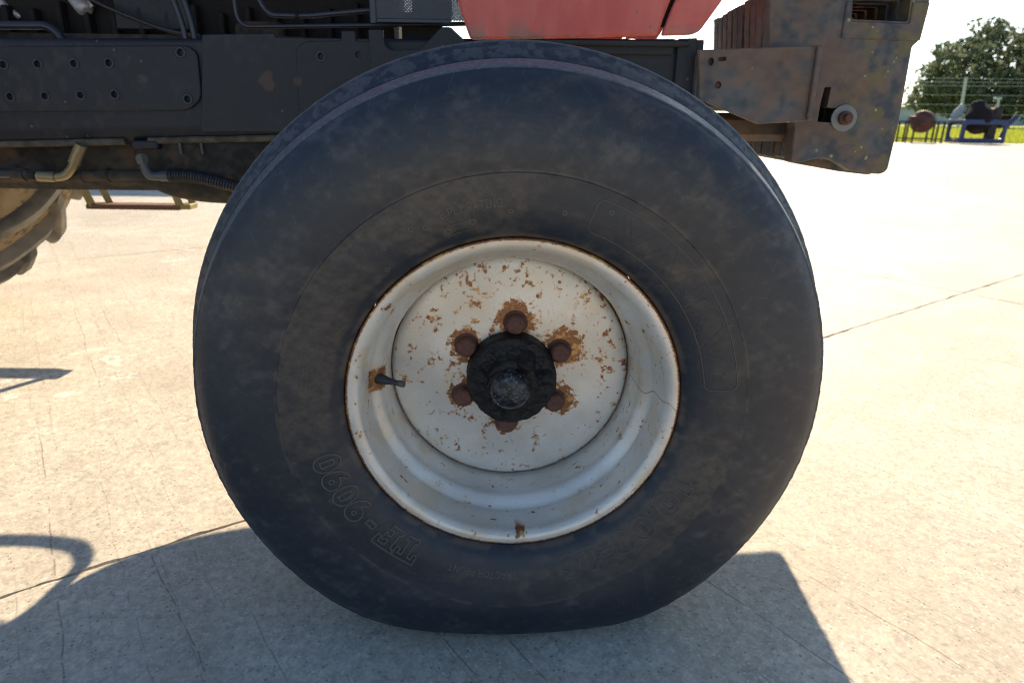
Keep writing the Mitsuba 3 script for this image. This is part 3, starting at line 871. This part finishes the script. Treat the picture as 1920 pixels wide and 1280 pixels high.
# --- underside: housing, sump, shafts, hoses
hs = box(-1.9, -.45, 1.50, 1.60, .585, .72, 0.02).subdivide().subdivide().subdivide()
v = hs.vertices
v[:, 1] += 0.02 * (meshkit.fbm(v * 6, 3, seed=2) - 0.5)
v[:, 2] += 0.012 * (meshkit.fbm(v * 9, 3, seed=3) - 0.5)
add('gearbox_housing', hs, 'grime', TR, smooth=40)
sm = trimesh.creation.icosphere(4, 1.0)
v = sm.vertices
v = np.sign(v) * np.abs(v) ** np.array([0.85, 0.8, 0.75])
sm.vertices = v * [0.215, 0.075, 0.098] + [-0.625, 1.535, 0.655]
add('sump', sm, 'grime', TR, smooth=True, label='rounded dusty sump hanging under the frame')
sh = tube([(-1.9, 1.47, .598), (-.60, 1.47, .626)], 0.0118, 18, smooth_path=False)
TUB = add('cross_tube', sh, 'grime', TR, smooth=40)
for x in (-.925, -.868):
    z = .598 + (x + 1.9) * .0215
    add('collar', tube([(x - .003, 1.47, z), (x + .003, 1.47, z)], 0.0142, 18, smooth_path=False), 'grime', TUB, smooth=40)
# left fitting: elbow in yellow zinc with a hose running out of view
fy = 1.445
HA = add('hydraulic_hose', tube([(-1.5, fy, .622), (-1.13, fy, .623), (-1.02, fy, .624)], 0.0095, 14), 'rubber_plain', TR, smooth=40, label='black hydraulic hose with a crimped end at the left')
FA = add('hydraulic_fitting', tube([(-.995, fy, .6195), (-.972, fy, .6170), (-.950, fy, .6200), (-.932, fy, .6330), (-.919, fy, .6520)], 0.0088, 18, n=30), 'zinc', TR, smooth=50, label='yellow zinc elbow fitting under the frame rail')
add('ferrule', tube([(-1.003, fy, .6190), (-.966, fy, .6175)], 0.0110, 18, smooth_path=False), 'zinc', FA, smooth=35)
add('ferrule', tube([(-.9225, fy, .6460), (-.8995, fy, .6840)], 0.0118, 18, smooth_path=False), 'zinc', FA, smooth=35)
add('nut', place_mesh(tube([(-1.055, fy, .622), (-1.030, fy, .621)], 0.0135, 6, smooth_path=False)), 'grime', HA)
add('nut', place_mesh(tube([(-1.022, fy, .620), (-1.006, fy, .6195)], 0.0125, 6, smooth_path=False)), 'grime', HA)
# right fitting and corrugated conduit
fy = 1.44
FB = add('hydraulic_fitting', tube([(-.776, fy, .668), (-.772, fy, .640), (-.768, fy, .628), (-.757, fy, .6225), (-.735, fy, .6230)], [.0088, .0092, .0095, .0090, .0085], 18, n=28), 'dull_fitting', TR, smooth=50, label='grey elbow fitting leading into the corrugated hose')
add('nut', tube([(-.777, fy, .665), (-.7745, fy, .648)], 0.0122, 6, smooth_path=False), 'dull_fitting', FB)
add('nut', tube([(-.741, fy, .6225), (-.720, fy, .6235)], 0.0108, 18, smooth_path=False), 'dull_fitting', FB, smooth=30)
cpth = polyarc([(-.724, fy, .6235), (-.68, fy, .6260), (-.60, fy, .6080), (-.40, fy + .03, .540)], 0.03)
dd = np.r_[0, np.cumsum(np.linalg.norm(np.diff(cpth, axis=0), axis=1))]
q = np.arange(0, dd[-1], 0.0006)
cpth = np.stack([np.interp(q, dd, cpth[:, k]) for k in range(3)], 1)
for _ in range(40):
    cpth[1:-1] = 0.25 * cpth[:-2] + 0.5 * cpth[1:-1] + 0.25 * cpth[2:]
cr_ = 0.0118 + 0.0015 * np.clip(np.sin(q / 0.0056 * 2 * np.pi) * 1.6, -1, 1)
add('corrugated_hose', tube(cpth, list(cr_), 16, smooth_path=False), 'rubber_plain', TR, smooth=50, label='black corrugated hose curving behind the front tyre')
# a loose loop of hose on the far side whose shadow falls on the concrete
lp = [(-1.30, 1.80, .60), (-.83, 1.84, .62), (-.62, 1.855, .62), (-.515, 1.84, .62), (-.468, 1.78, .62), (-.468, 1.70, .63), (-.51, 1.63, .66)]
add('hydraulic_hose', tube(lp, 0.012, 12, n=60), 'rubber_plain', TR, smooth=50)
for x in (-.70, -.655):
    add('stud', tube([(x, 1.455, .690), (x + .001, 1.455, .668)], 0.003, 8, smooth_path=False), 'dull_fitting', FR)

# --- engine bay above the rail
eng = box(-1.9, -.268, 1.60, 1.78, .90, 1.30, 0.01)
ENG = add('engine', eng, 'engine_black', TR)
ribs = [box(x, x + .012, 1.575, 1.605, .90, .952 + .03 * random.random(), 0.002) for x in np.linspace(-1.1, -.35, 14)]
add('casting_rib', join(*ribs), 'engine_black', ENG, kind='stuff')
add('side_panel', box(-.86, -.70, 1.575, 1.60, .915, 1.10, 0.004), 'chassis', ENG)
add('block_flange', box(-1.4, -.45, 1.545, 1.60, .885, .905, 0.004), 'grime', ENG)
add('bracket', box(-.60, -.50, 1.56, 1.60, .89, .935, 0.008), 'grime', ENG)
add('radiator', box(-.225, -.150, 1.58, 1.72, .955, 1.25, 0.01), 'engine_black', TR)
add('heat_shield', prism(np.array([(-.235, .88), (-.165, .88), (-.152, .926), (-.128, .948), (-.235, .948)]), 1.505, 1.520, .001), 'engine_black', TR)
add('pipe', tube(polyarc([(-1.5, 1.52, .911), (-.962, 1.52, .917), (-.940, 1.52, .880)], 0.025), 0.0085, 14, smooth_path=False), 'pipe_paint', TR, smooth=40)
for x0, x1 in ((-.6930, -.6785), (-.6715, -.6600)):
    add('pipe', tube([(x0 - .012, 1.50, 0.992), (x0, 1.50, .965), (x1, 1.50, .885)], 0.0056, 12, n=16), 'pipe_paint', TR, smooth=40)
add('pipe', tube(polyarc([(-.574, 1.50, 1.05), (-.568, 1.50, .9165), (-.10, 1.50, .9285)], 0.03), 0.0042, 12, smooth_path=False), 'pipe_paint', TR, smooth=40)
add('pipe', tube(polyarc([(-.536, 1.50, 1.00), (-.505, 1.50, .9390), (-.420, 1.50, .9390), (-.285, 1.50, .9525)], 0.02), 0.0052, 12, smooth_path=False), 'pipe_paint', TR, smooth=40)
add('pipe_clip', tube([(-.448, 1.50, .9385), (-.442, 1.50, .9387)], 0.0078, 12, smooth_path=False), 'engine_black', TR, smooth=40)
add('hose', tube([(-.95, 1.55, 1.01), (-.879, 1.55, .966), (-.816, 1.545, .940), (-.715, 1.53, .909), (-.66, 1.53, .902)], 0.0042, 10), 'rubber_plain', TR, smooth=40)
add('hose', tube([(-1.15, 1.60, 1.05), (-1.118, 1.60, .982), (-1.103, 1.60, .957), (-1.075, 1.61, .941), (-1.03, 1.64, .935)], 0.0085, 12), 'dull_silver', TR, smooth=40)
add('filter_body', place_mesh(lathe(round_profile([(-.03, 0), (-.03, .012), (-.022, .018), (.04, .020), (.06, .0)], .004), 20), np.array([[1, 0, 0], [0, .35, -.94], [0, .94, .35]]) @ np.array([[.8, -.6, 0], [.6, .8, 0], [0, 0, 1]]), (-.934, 1.585, .972)), 'dull_silver', TR, smooth=40)
add('bracket', prism(np.array([(-.926, .985), (-.899, .9625), (-.910, .9545), (-.917, .962)]), 1.575, 1.58, 0.0008), 'zinc_grey', ENG)

# --- perforated side screen
SC = key_of('mesh_screen', TR)
fr = join(box(-.2895, -.2765, 1.455, 1.470, .921, 1.15, .002), box(-.2765, -.13, 1.456, 1.470, .9235, .9315, .0015))
add('mesh_frame', fr, 'pipe_paint', SC)
bars = []
x0, x1, z0, z1, pt, bw = -.278, -.104, .929, 1.15, 0.0056, 0.0029
for sgn in (1, -1):
    for c in np.arange(-1.6, 1.6, pt):
        ln_ = LineString([(x0 - 1, c + sgn * (x0 - 1) * 1.0 + z0), (x1 + 1, c + sgn * (x1 + 1) * 1.0 + z0)]).intersection(shapely.box(x0, z0, x1, z1))
        if ln_.is_empty or ln_.length < 0.004:
            continue
        (ax, az), (bx, bz) = ln_.coords[0], ln_.coords[-1]
        L = math.hypot(bx - ax, bz - az)
        b = trimesh.creation.box((L, 0.0012, bw))
        aa = math.atan2(bz - az, bx - ax)
        R = np.array([[math.cos(aa), 0, -math.sin(aa)], [0, 1, 0], [math.sin(aa), 0, math.cos(aa)]])
        bars.append(place_mesh(b, R, ((ax + bx) / 2, 1.460 + 0.0006 * sgn, (az + bz) / 2)))
add('mesh_sheet', join(*bars), 'pipe_paint', SC, label='fine perforated mesh letting specks of sky through')

# --- red bonnet
BN = key_of('bonnet', TR)
sp_ = rounded([(-.089, .8915), (.136, .8975), (.2735, .9035), (.288, .950), (.330, 1.06), (.420, 1.34), (.44, 1.60), (-.22, 1.60), (-.116, .968), (-.103, .929)], [.008, 0, .006, 0, 0, 0, 0, 0, 0, 0])
np_ = rounded([(.2815, .9040), (.341, .9065), (.354, .912), (.392, .967), (.452, 1.07), (.492, 1.16), (.505, 1.30), (.51, 1.60), (.452, 1.60), (.432, 1.34), (.340, 1.06), (.297, .950)], [.006, .006, .008, .01, .01, .01, .01, 0, 0, 0, 0, 0])
for i, (pl, nm) in enumerate(((sp_, 'side_panel'), (np_, 'nose_panel'))):
    m = prism(pl, 1.420, 1.436, 0.005)
    add(nm, m, 'bonnet', BN, smooth=25, label=('faded red side panel with green grime along its hem', 'faded red nose panel ahead of the dark seam')[i])
for pl in (sp_, np_):
    add('far_panel', prism(pl, 2.00, 2.016, 0.005), 'bonnet', BN, smooth=25)
add('top_panel', box(-1.25, .51, 1.422, 2.014, 1.601, 1.625, .01), 'bonnet', BN)
add('rear_panel', box(-1.25, -.19, 1.424, 1.434, 1.10, 1.600, .002), 'bonnet', BN)
add('seam_backing', prism(np.array([(.262, .92), (.30, .92), (.46, 1.34), (.41, 1.34)]), 1.4365, 1.440, .0005), 'engine_black', BN)
add('under_tray', box(-.08, .34, 1.425, 1.60, .885, .8965, .003), 'chassis', TR)

# --- weight carrier bracket and the stack of front weights
bkA = rounded([(.351, .8775), (.582, .889), (.5865, .750), (.484, .7435), (.384, .780), (.362, .7895)], .003)
slot = rounded([(.391, .8575), (.391, .8655), (.407, .8665), (.407, .8585)], .004)
BA = add('weight_bracket', prism(bkA, 1.405, 1.417, .002, [circle(.378, .857, .0075, 18, .75), slot, circle(.396, .815, .0068)]), 'weights', TR, label='rusty bracket plate bolted to the frame end')
add('flange', box(.5765, .5865, 1.395, 1.4045, .752, .8875, .002), 'weights', BA)
add('bolt', place_mesh(lathe([(.004, 0), (.004, .0062), (.001, .006), (.001, 0)], 16), None, (.396, 1.409, .815)), 'rust_nut', BA)
add('spacer', box(.355, .58, 1.4175, 1.446, .79, .872, .003), 'weights', BA)


def weight_outline(near):
    bottom = [(.5765, .667), (.602, .669), (.632, .6772), (.652, .677), (.676, .669), (.706, .6515)] if near else [(.5985, .6690), (.70, .6530)]
    left = [(.488, 0.992), (.490, .973), (.5005, .887), (.5740, .738)] if near else [(.490, 0.992), (.492, .985), (.5005, .893), (.520, .80), (.5985, .750)]
    return left + bottom + [(.768, .6465), (.7815, .654), (.7865, .748), (.7845, .894), (.7960, .903), (.8015, .977), (.808, 0.992)]


WN, PITCHY = 10, 0.0452
for k in range(WN):
    o = np.array(weight_outline(k == 0))
    rr_ = [0] * len(o)
    rr_[-7] = .012
    rr_[-6] = .012
    jit = np.array([rng.normal(0, .0014), rng.normal(0, .0024)]) if k else np.zeros(2)
    pl = rounded(o + jit + np.array([.012 * k / 9, 0]), [.006 if r_ == 0 else r_ for r_ in rr_], 3)
    holes = []
    if k < 7:
        holes.append(rounded([(.656, .940), (.766, .937), (.7645, .980), (.6515, .980)], .006))
    if k < 3:
        holes.append(rounded([(.6235, .816), (.637, .816), (.6345, .777), (.668, .775), (.668, .747), (.6195, .749), (.620, .784)], .0025))
    y0 = 1.448 + k * PITCHY
    m = prism(pl, y0, y0 + (0.0385 if k == 0 else 0.0345), 0.0035, holes)
    wk = add('front_weight', m, 'weights', TR, label='rust-stained front weight with an L-shaped slot, nearest of the stack' if k == 0 else None)
    if k == 0:
        W0 = wk
add('ledge', prism(rounded([(.640, .9055), (.7960, .9035), (.8010, .972), (.769, .972), (.769, .934), (.655, .937), (.648, .972), (.640, .972)], .003), 1.4440, 1.4478, .002), 'weights', W0)
scene['mat_washer'] = two(principled((0.17, 0.18, 0.18), 0.5, 0.45, metallic=0.3))
wz = place_mesh(lathe(round_profile([(.0, .009), (.0, .0262), (-.0045, .0262), (-.0045, .009)], .0012, 2), 40), None, (.671, 1.4475, .757))
WS = add('bolt_washer', wz, 'washer', W0, smooth=35, label='pale zinc washer round a rusty bolt end')
bt = lathe(round_profile([(.0, .0), (-.004, .0135), (-.0145, .0135), (-.0150, .0085), (-.0270, .0082), (-.0285, .0)], .0008, 2), 24)
add('bolt_end', place_mesh(bt, None, (.671, 1.4475, .757)), 'rust_nut', W0, smooth=35)
add('front_casting', box(.375, .615, 1.56, 1.90, .705, .765, .015), 'weights', TR)
add('weight_beam', box(.40, .62, 1.50, 1.84, .77, .87, .006), 'weights', TR)

# --- rear wheels
RWC, RWR, RWW = np.array([-2.40, 0, 0.785]), 0.755, 0.22
car = [(-RWW + .02, .36), (-RWW - .005, .45), (-RWW - .015, .56), (-RWW - .005, .66), (-RWW + .015, .715), (-.12, .742), (0, RWR), (.12, .742), (RWW - .015, .715), (RWW + .005, .66), (RWW + .015, .56), (RWW + .005, .45), (RWW - .02, .36)]
carm = lathe(round_profile(car, .03, 3), 120)


def lug_mesh(side_):
    """One tread bar from the centre line out over the shoulder; crowned, tapered sides."""
    S = np.linspace(0, 1, 12)
    P = np.zeros((6, len(S), 3))
    for i, s in enumerate(S):
        y = side_ * (-.02 + s * (RWW + .02))
        ang = -0.02 + 0.40 * s ** 0.9
        rb = np.interp(abs(y), [0, .12, .205, .225], [RWR, .742, .705, .655]) - .02
        hgt = np.interp(s, [0, .08, .8, 1], [.052, .062, .066, .060])
        wb, wt = .052 - .006 * s, .030
        for j, (dw, dh) in enumerate(((-wb, 0), (-wt, hgt * .85), (-wt * .7, hgt), (wt * .7, hgt), (wt, hgt * .85), (wb, 0))):
            a = ang + dw / .76
            r = rb + dh
            P[j, i] = (math.sin(a) * r, y, math.cos(a) * r)
    m = grid(P, close_u=True)
    caps = []
    for i in (0, len(S) - 1):
        ids = [j * len(S) + i for j in range(6)]
        caps += [[ids[0], ids[j], ids[j + 1]] for j in range(1, 5)]
    m = trimesh.Trimesh(m.vertices, np.vstack([m.faces, caps]), process=False)
    trimesh.repair.fix_normals(m)
    return m


lugs = [mikit.ply(lug_mesh(s), 'mat_lug_rubber', smooth=30) for s in (1, -1)]
card = mikit.ply(carm, 'mat_mud_rubber', smooth=60)
rdisc = mikit.ply(lathe([(-.10, .39), (-.20, .40), (-.20, .37), (-.06, .33), (-.02, .20), (-.02, .0)], 60), 'mat_wheel_grey', smooth=40)
scene['mat_wheel_grey'] = two(principled((0.42, 0.41, 0.38), 0.5, 0.4))
for yc, flip in ((2.55, -1), (0.86, 1)):
    RW = key_of('rear_wheel', TR)
    Wt = T().translate([RWC[0], yc, RWC[2]])
    add('tyre', card, None, RW, to_world=Wt, label='big muddy rear tyre with tall slanted lugs' if yc > 1 else None)
    add('wheel_disc', rdisc, None, RW, to_world=Wt @ T().scale([1, flip, 1]))
    NL = 20
    for k in range(NL):
        for s in (0, 1):
            deg = 360.0 * (k + 0.5 * s) / NL + 9
            add('lug', lugs[s], None, RW, to_world=Wt @ T().rotate([0, 1, 0], deg + 180))
add('rear_axle', join(box(-2.62, -2.42, .95, 2.46, .69, .90, .03), box(-2.75, -1.7, 1.45, 1.95, .55, .95, .04)), 'grime', TR)

# --- cab step on the far side
ST = key_of('cab_step', TR)
sy, K = 2.40, 2.40 / 2.55
zz = lambda z: 0.757 + (z - 0.757) * K
add('upright', tube([(-1.665 * K, sy, zz(.62)), (-1.588 * K, sy, zz(.405))], .015, 4, smooth_path=False), 'olive', ST)
add('upright', tube([(-1.620 * K, sy + .04, zz(.62)), (-1.545 * K, sy + .04, zz(.408))], .013, 4, smooth_path=False), 'olive', ST)
add('upright', tube([(-1.32 * K, sy, zz(.62)), (-1.258 * K, sy, zz(.412))], .014, 4, smooth_path=False), 'olive', ST)
add('upright', tube([(-1.29 * K, sy + .04, zz(.62)), (-1.228 * K, sy + .04, zz(.412))], .013, 4, smooth_path=False), 'olive', ST)
add('tread_plate', box(-1.607 * K, -1.255 * K, sy - .012, sy + .055, zz(.396), zz(.414), .002), 'brown_plate', ST)
add('end_plate', box(-1.254 * K, -1.215 * K, sy - .010, sy + .05, zz(.399), zz(.418), .002), 'olive', ST)

# ------------------------------------------------------------------ trailer behind (hidden, throws the band of shade under the tractor)
TL = thing('farm_trailer', 'low farm trailer parked in the yard behind the tractor', 'trailer')
add('bed', box(-5.9, -2.2, 8.05, 10.0, .72, .84, .02), 'galvanised', TL)
add('side_board', box(-5.9, -2.2, 8.0, 8.045, .74, 1.42, .01), 'galvanised', TL)
add('side_board', box(-5.9, -2.2, 10.005, 10.05, .74, 1.42, .01), 'galvanised', TL)
for x in (-4.6, -3.4):
    for y in (8.25, 9.8):
        add('wheel', place_mesh(lathe(round_profile([(-.1, .0), (-.1, .30), (-.06, .36), (.06, .36), (.1, .30), (.1, 0)], .03), 32), None, (x, y, .36)), 'rubber_plain', TL, smooth=40)

# ------------------------------------------------------------------ background machines at the edge of the grass
M1 = thing('drum_on_stand', 'small dark red drum resting on a spindly black iron stand', 'drum on stand')
y0 = 23.45
for yy in (y0, y0 + .55):
    for x in (13.06, 13.28, 14.06, 14.26):
        add('leg', box(x - .022, x + .022, yy - .022, yy + .022, 0.0, .66), 'black_iron', M1)
    add('top_rail', box(13.03, 14.29, yy - .03, yy + .03, .6605, .70), 'black_iron', M1)
    add('bottom_rail', box(13.03, 14.29, yy - .018, yy + .018, .12, .155), 'black_iron', M1)
dm = lathe(round_profile([(-.30, .0), (-.30, .18), (-.12, .36), (.15, .36), (.36, .20), (.36, .0)], .05), 40)
tl = math.radians(50)
add('drum', place_mesh(dm, np.array([[math.cos(tl), math.sin(tl), 0], [-math.sin(tl), math.cos(tl), 0], [0, 0, 1]]), (13.66, y0 + .27, .68)), 'drum_rust', M1, smooth=40)
add('drum_neck', place_mesh(lathe(round_profile([(-.12, .0), (-.12, .12), (.12, .15), (.12, 0)], .02), 24), np.array([[0, 1, 0], [-1, 0, 0], [0, 0, 1]]), (13.33, y0 + .27, .73)), 'drum_rust', M1, smooth=40)

M2 = thing('concrete_mixer', 'dark mixer drum cradled in a heavy blue steel frame', 'concrete mixer')
xa, xb, y0, sc = 14.62, 16.10, 23.05, 1.0


def window_frame(x0, x1, y, z0, z1, t, nm):
    outer = rounded([(x0, z0), (x1, z0), (x1, z1), (x0, z1)], .04)
    mid = (x0 + x1) / 2
    hol = [rounded([(x0 + t, z0 + .14), (x1 - t, z0 + .14), (x1 - t, z1 - .15), (x0 + t, z1 - .15)], .12, 5)]
    add(nm, prism(outer, y, y + .08, .01, hol), 'blue_paint', M2)


window_frame(xa, xb, y0, 0.03, .77, .10, 'side_frame')
window_frame(xa + .06, xb + .12, y0 + .85, 0.03, .77, .10, 'side_frame')
for e0, e1 in ((xb - .09, xb - .01), (xa + .02, xa + .10)):
    for z0_, z1_ in ((.66, .76), (.04, .13)):
        add('cross_member', box(e0, e1, y0 + .09, y0 + .84, z0_, z1_, .01), 'blue_paint', M2)
dm2 = lathe(round_profile([(-.58, .0), (-.58, .22), (-.44, .26), (-.12, .42), (.22, .42), (.42, .26), (.42, .0)], .06), 48)
tl = math.radians(62)
R1 = np.array([[1, 0, 0], [0, math.cos(tl), -math.sin(tl)], [0, math.sin(tl), math.cos(tl)]])
add('drum', place_mesh(dm2, np.diag([1, 1, 1]) @ R1 @ np.diag([1, -1, 1]), (15.40, y0 + .45, .78)), 'drum_dark', M2, smooth=40)
scene['mat_drum_dark'] = two(principled((0.014, 0.010, 0.011), 0.75, 0.2))
add('drive_post', box(15.55, 15.82, y0 + .10, y0 + .30, .13, .72, .02), 'black_iron', M2)
add('front_leg', box(xa + .22, xa + .32, y0 + .3, y0 + .4, .10, .70, .01), 'black_iron', M2)
add('hitch_arm', tube([(xb + .10, y0 + .4, .15), (xb + .28, y0 + .4, .62), (xb + .48, y0 + .4, .84)], [.06, .06, .09], 8), 'blue_paint', M2)
add('motor', box(15.85, 16.15, y0 + .45, y0 + .75, .78, 1.16, .05), 'black_iron', M2)
add('tilted_cover', prism(rounded([(14.72, .80), (15.02, .80), (15.22, 1.12), (15.02, 1.28), (14.78, 1.02)], .04), y0 + .9, y0 + .96, .01), 'galvanised', M2)

# ------------------------------------------------------------------ fence, shed, tree
FN = thing('wire_fence', 'tall pale post and wire fence in front of the big tree', 'fence')
for x, h0 in ((39.2, 4.25), (55.5, 4.2), (22.9, 4.3)):
    add('post', tube([(x + .12, 62.6, -.05), (x - .12, 62.6, h0)], .125, 8, smooth_path=False), 'galvanised', FN)
for z in (1.2, 2.0, 2.8, 3.55, 3.85, 4.15):
    add('wire', tube([(20, 62.5, z - .05), (39, 62.5, z), (60, 62.5, z + .05)], .016, 4, smooth_path=False), 'galvanised', FN)
sp2 = thing('lamp_post', 'short grey lamp post to the right of the mixer drum', 'post')
add('pole', tube([(41.4, 61.0, -.05), (41.25, 61.0, 2.45)], .10, 8, smooth_path=False), 'galvanised', sp2)
add('lamp_head', box(40.85, 41.45, 60.85, 61.15, 2.44, 2.62, .04), 'galvanised', sp2)
SD = thing('long_shed', 'long low blue-grey shed with a pale roof beside the tree', 'shed')
add('wall', box(40, 92, 108, 120, 0, 2.55, .02), 'shed_wall', SD)
sr_ = trimesh.Trimesh([[39.6, 107.6, 2.552], [92.4, 107.6, 2.552], [92.4, 114, 3.55], [39.6, 114, 3.55], [39.6, 120.4, 2.552], [92.4, 120.4, 2.552], [39.6, 107.6, 2.70], [92.4, 107.6, 2.70]],
                      [[0, 1, 2], [0, 2, 3], [3, 2, 5], [3, 5, 4], [0, 3, 4], [1, 5, 2], [0, 4, 1], [1, 4, 5]])
add('roof', sr_, 'shed_roof', SD)
for k in range(9):
    x = 42 + k * 5.4
    wk = add('door', box(x, x + 2.6, 107.93, 107.99, .05, 2.1, .01), 'shed_roof', SD)


def make_tree(name, label, cx, cy, ht, rad, seed, leaves=15000, leaf=.34, zlow=0.9):
    r = np.random.default_rng(seed)
    t = thing(name, label, 'tree')
    tr_m = [tube([(cx, cy, -.1), (cx + .2, cy, ht * .22), (cx + .1, cy + .2, ht * .45)], [rad * .09, rad * .07, rad * .05], 10)]
    ends = []
    for k in range(16):
        a = k / 16 * 2 * np.pi + r.normal(0, .15)
        el = r.uniform(.1, 1.2)
        L = rad * r.uniform(.55, .9)
        s = np.array([cx + .1, cy + .1, ht * r.uniform(.22, .45)])
        e = s + L * np.array([np.cos(a) * np.cos(el), np.sin(a) * np.cos(el), np.sin(el) * .9])
        tr_m.append(tube([s, (s + e) / 2 + [0, 0, .2], e], [rad * .035, rad * .025, rad * .010], 6, n=8))
        ends.append(e)
    add('trunk', join(*tr_m), 'bark', t, smooth=40)
    # clumps on an uneven dome
    cl = []
    while len(cl) < 190:
        d_ = r.normal(size=3)
        d_ /= np.linalg.norm(d_)
        if d_[2] < -.75:
            continue
        sh_ = r.uniform(.45, 1.0) ** .5
        lump_ = 0.86 + 0.28 * meshkit.noise(d_[None] * 2.2 + seed)[0]
        p = np.array([cx, cy, ht * .38]) + d_ * np.array([rad, rad, ht * (.60 if d_[2] > 0 else .34)]) * sh_ * lump_
        if p[2] < zlow:
            continue
        cl.append((p, rad * r.uniform(.10, .19)))
    P = []
    per = leaves // len(cl)
    for p, s in cl:
        q = r.normal(size=(per, 3))
        q /= np.linalg.norm(q, axis=1, keepdims=True)
        P.append(p + q * s * r.uniform(.3, 1.0, (per, 1)) ** .4 * [1.15, 1.15, .8])
    P = np.vstack(P)
    N = len(P)
    a = r.normal(size=(N, 3))
    a /= np.linalg.norm(a, axis=1, keepdims=True)
    b = np.cross(a, r.normal(size=(N, 3)))
    b /= np.linalg.norm(b, axis=1, keepdims=True)
    L = leaf * r.uniform(.6, 1.3, (N, 1))
    V = np.stack([P - a * L, P + b * L * .45, P + a * L, P - b * L * .45], 1).reshape(-1, 3)
    i = np.arange(N)[:, None] * 4
    add('crown', trimesh.Trimesh(V, np.vstack([i + [0, 1, 2], i + [0, 2, 3]]), process=False), 'leaf', t)


make_tree('big_tree', 'big dark rounded tree behind the fence at the right', 51.6, 75, 10.4, 8.6, 11)
make_tree('big_tree', 'second dark tree beyond the right edge of the yard', 86, 84, 9.0, 8.0, 12, 8000)
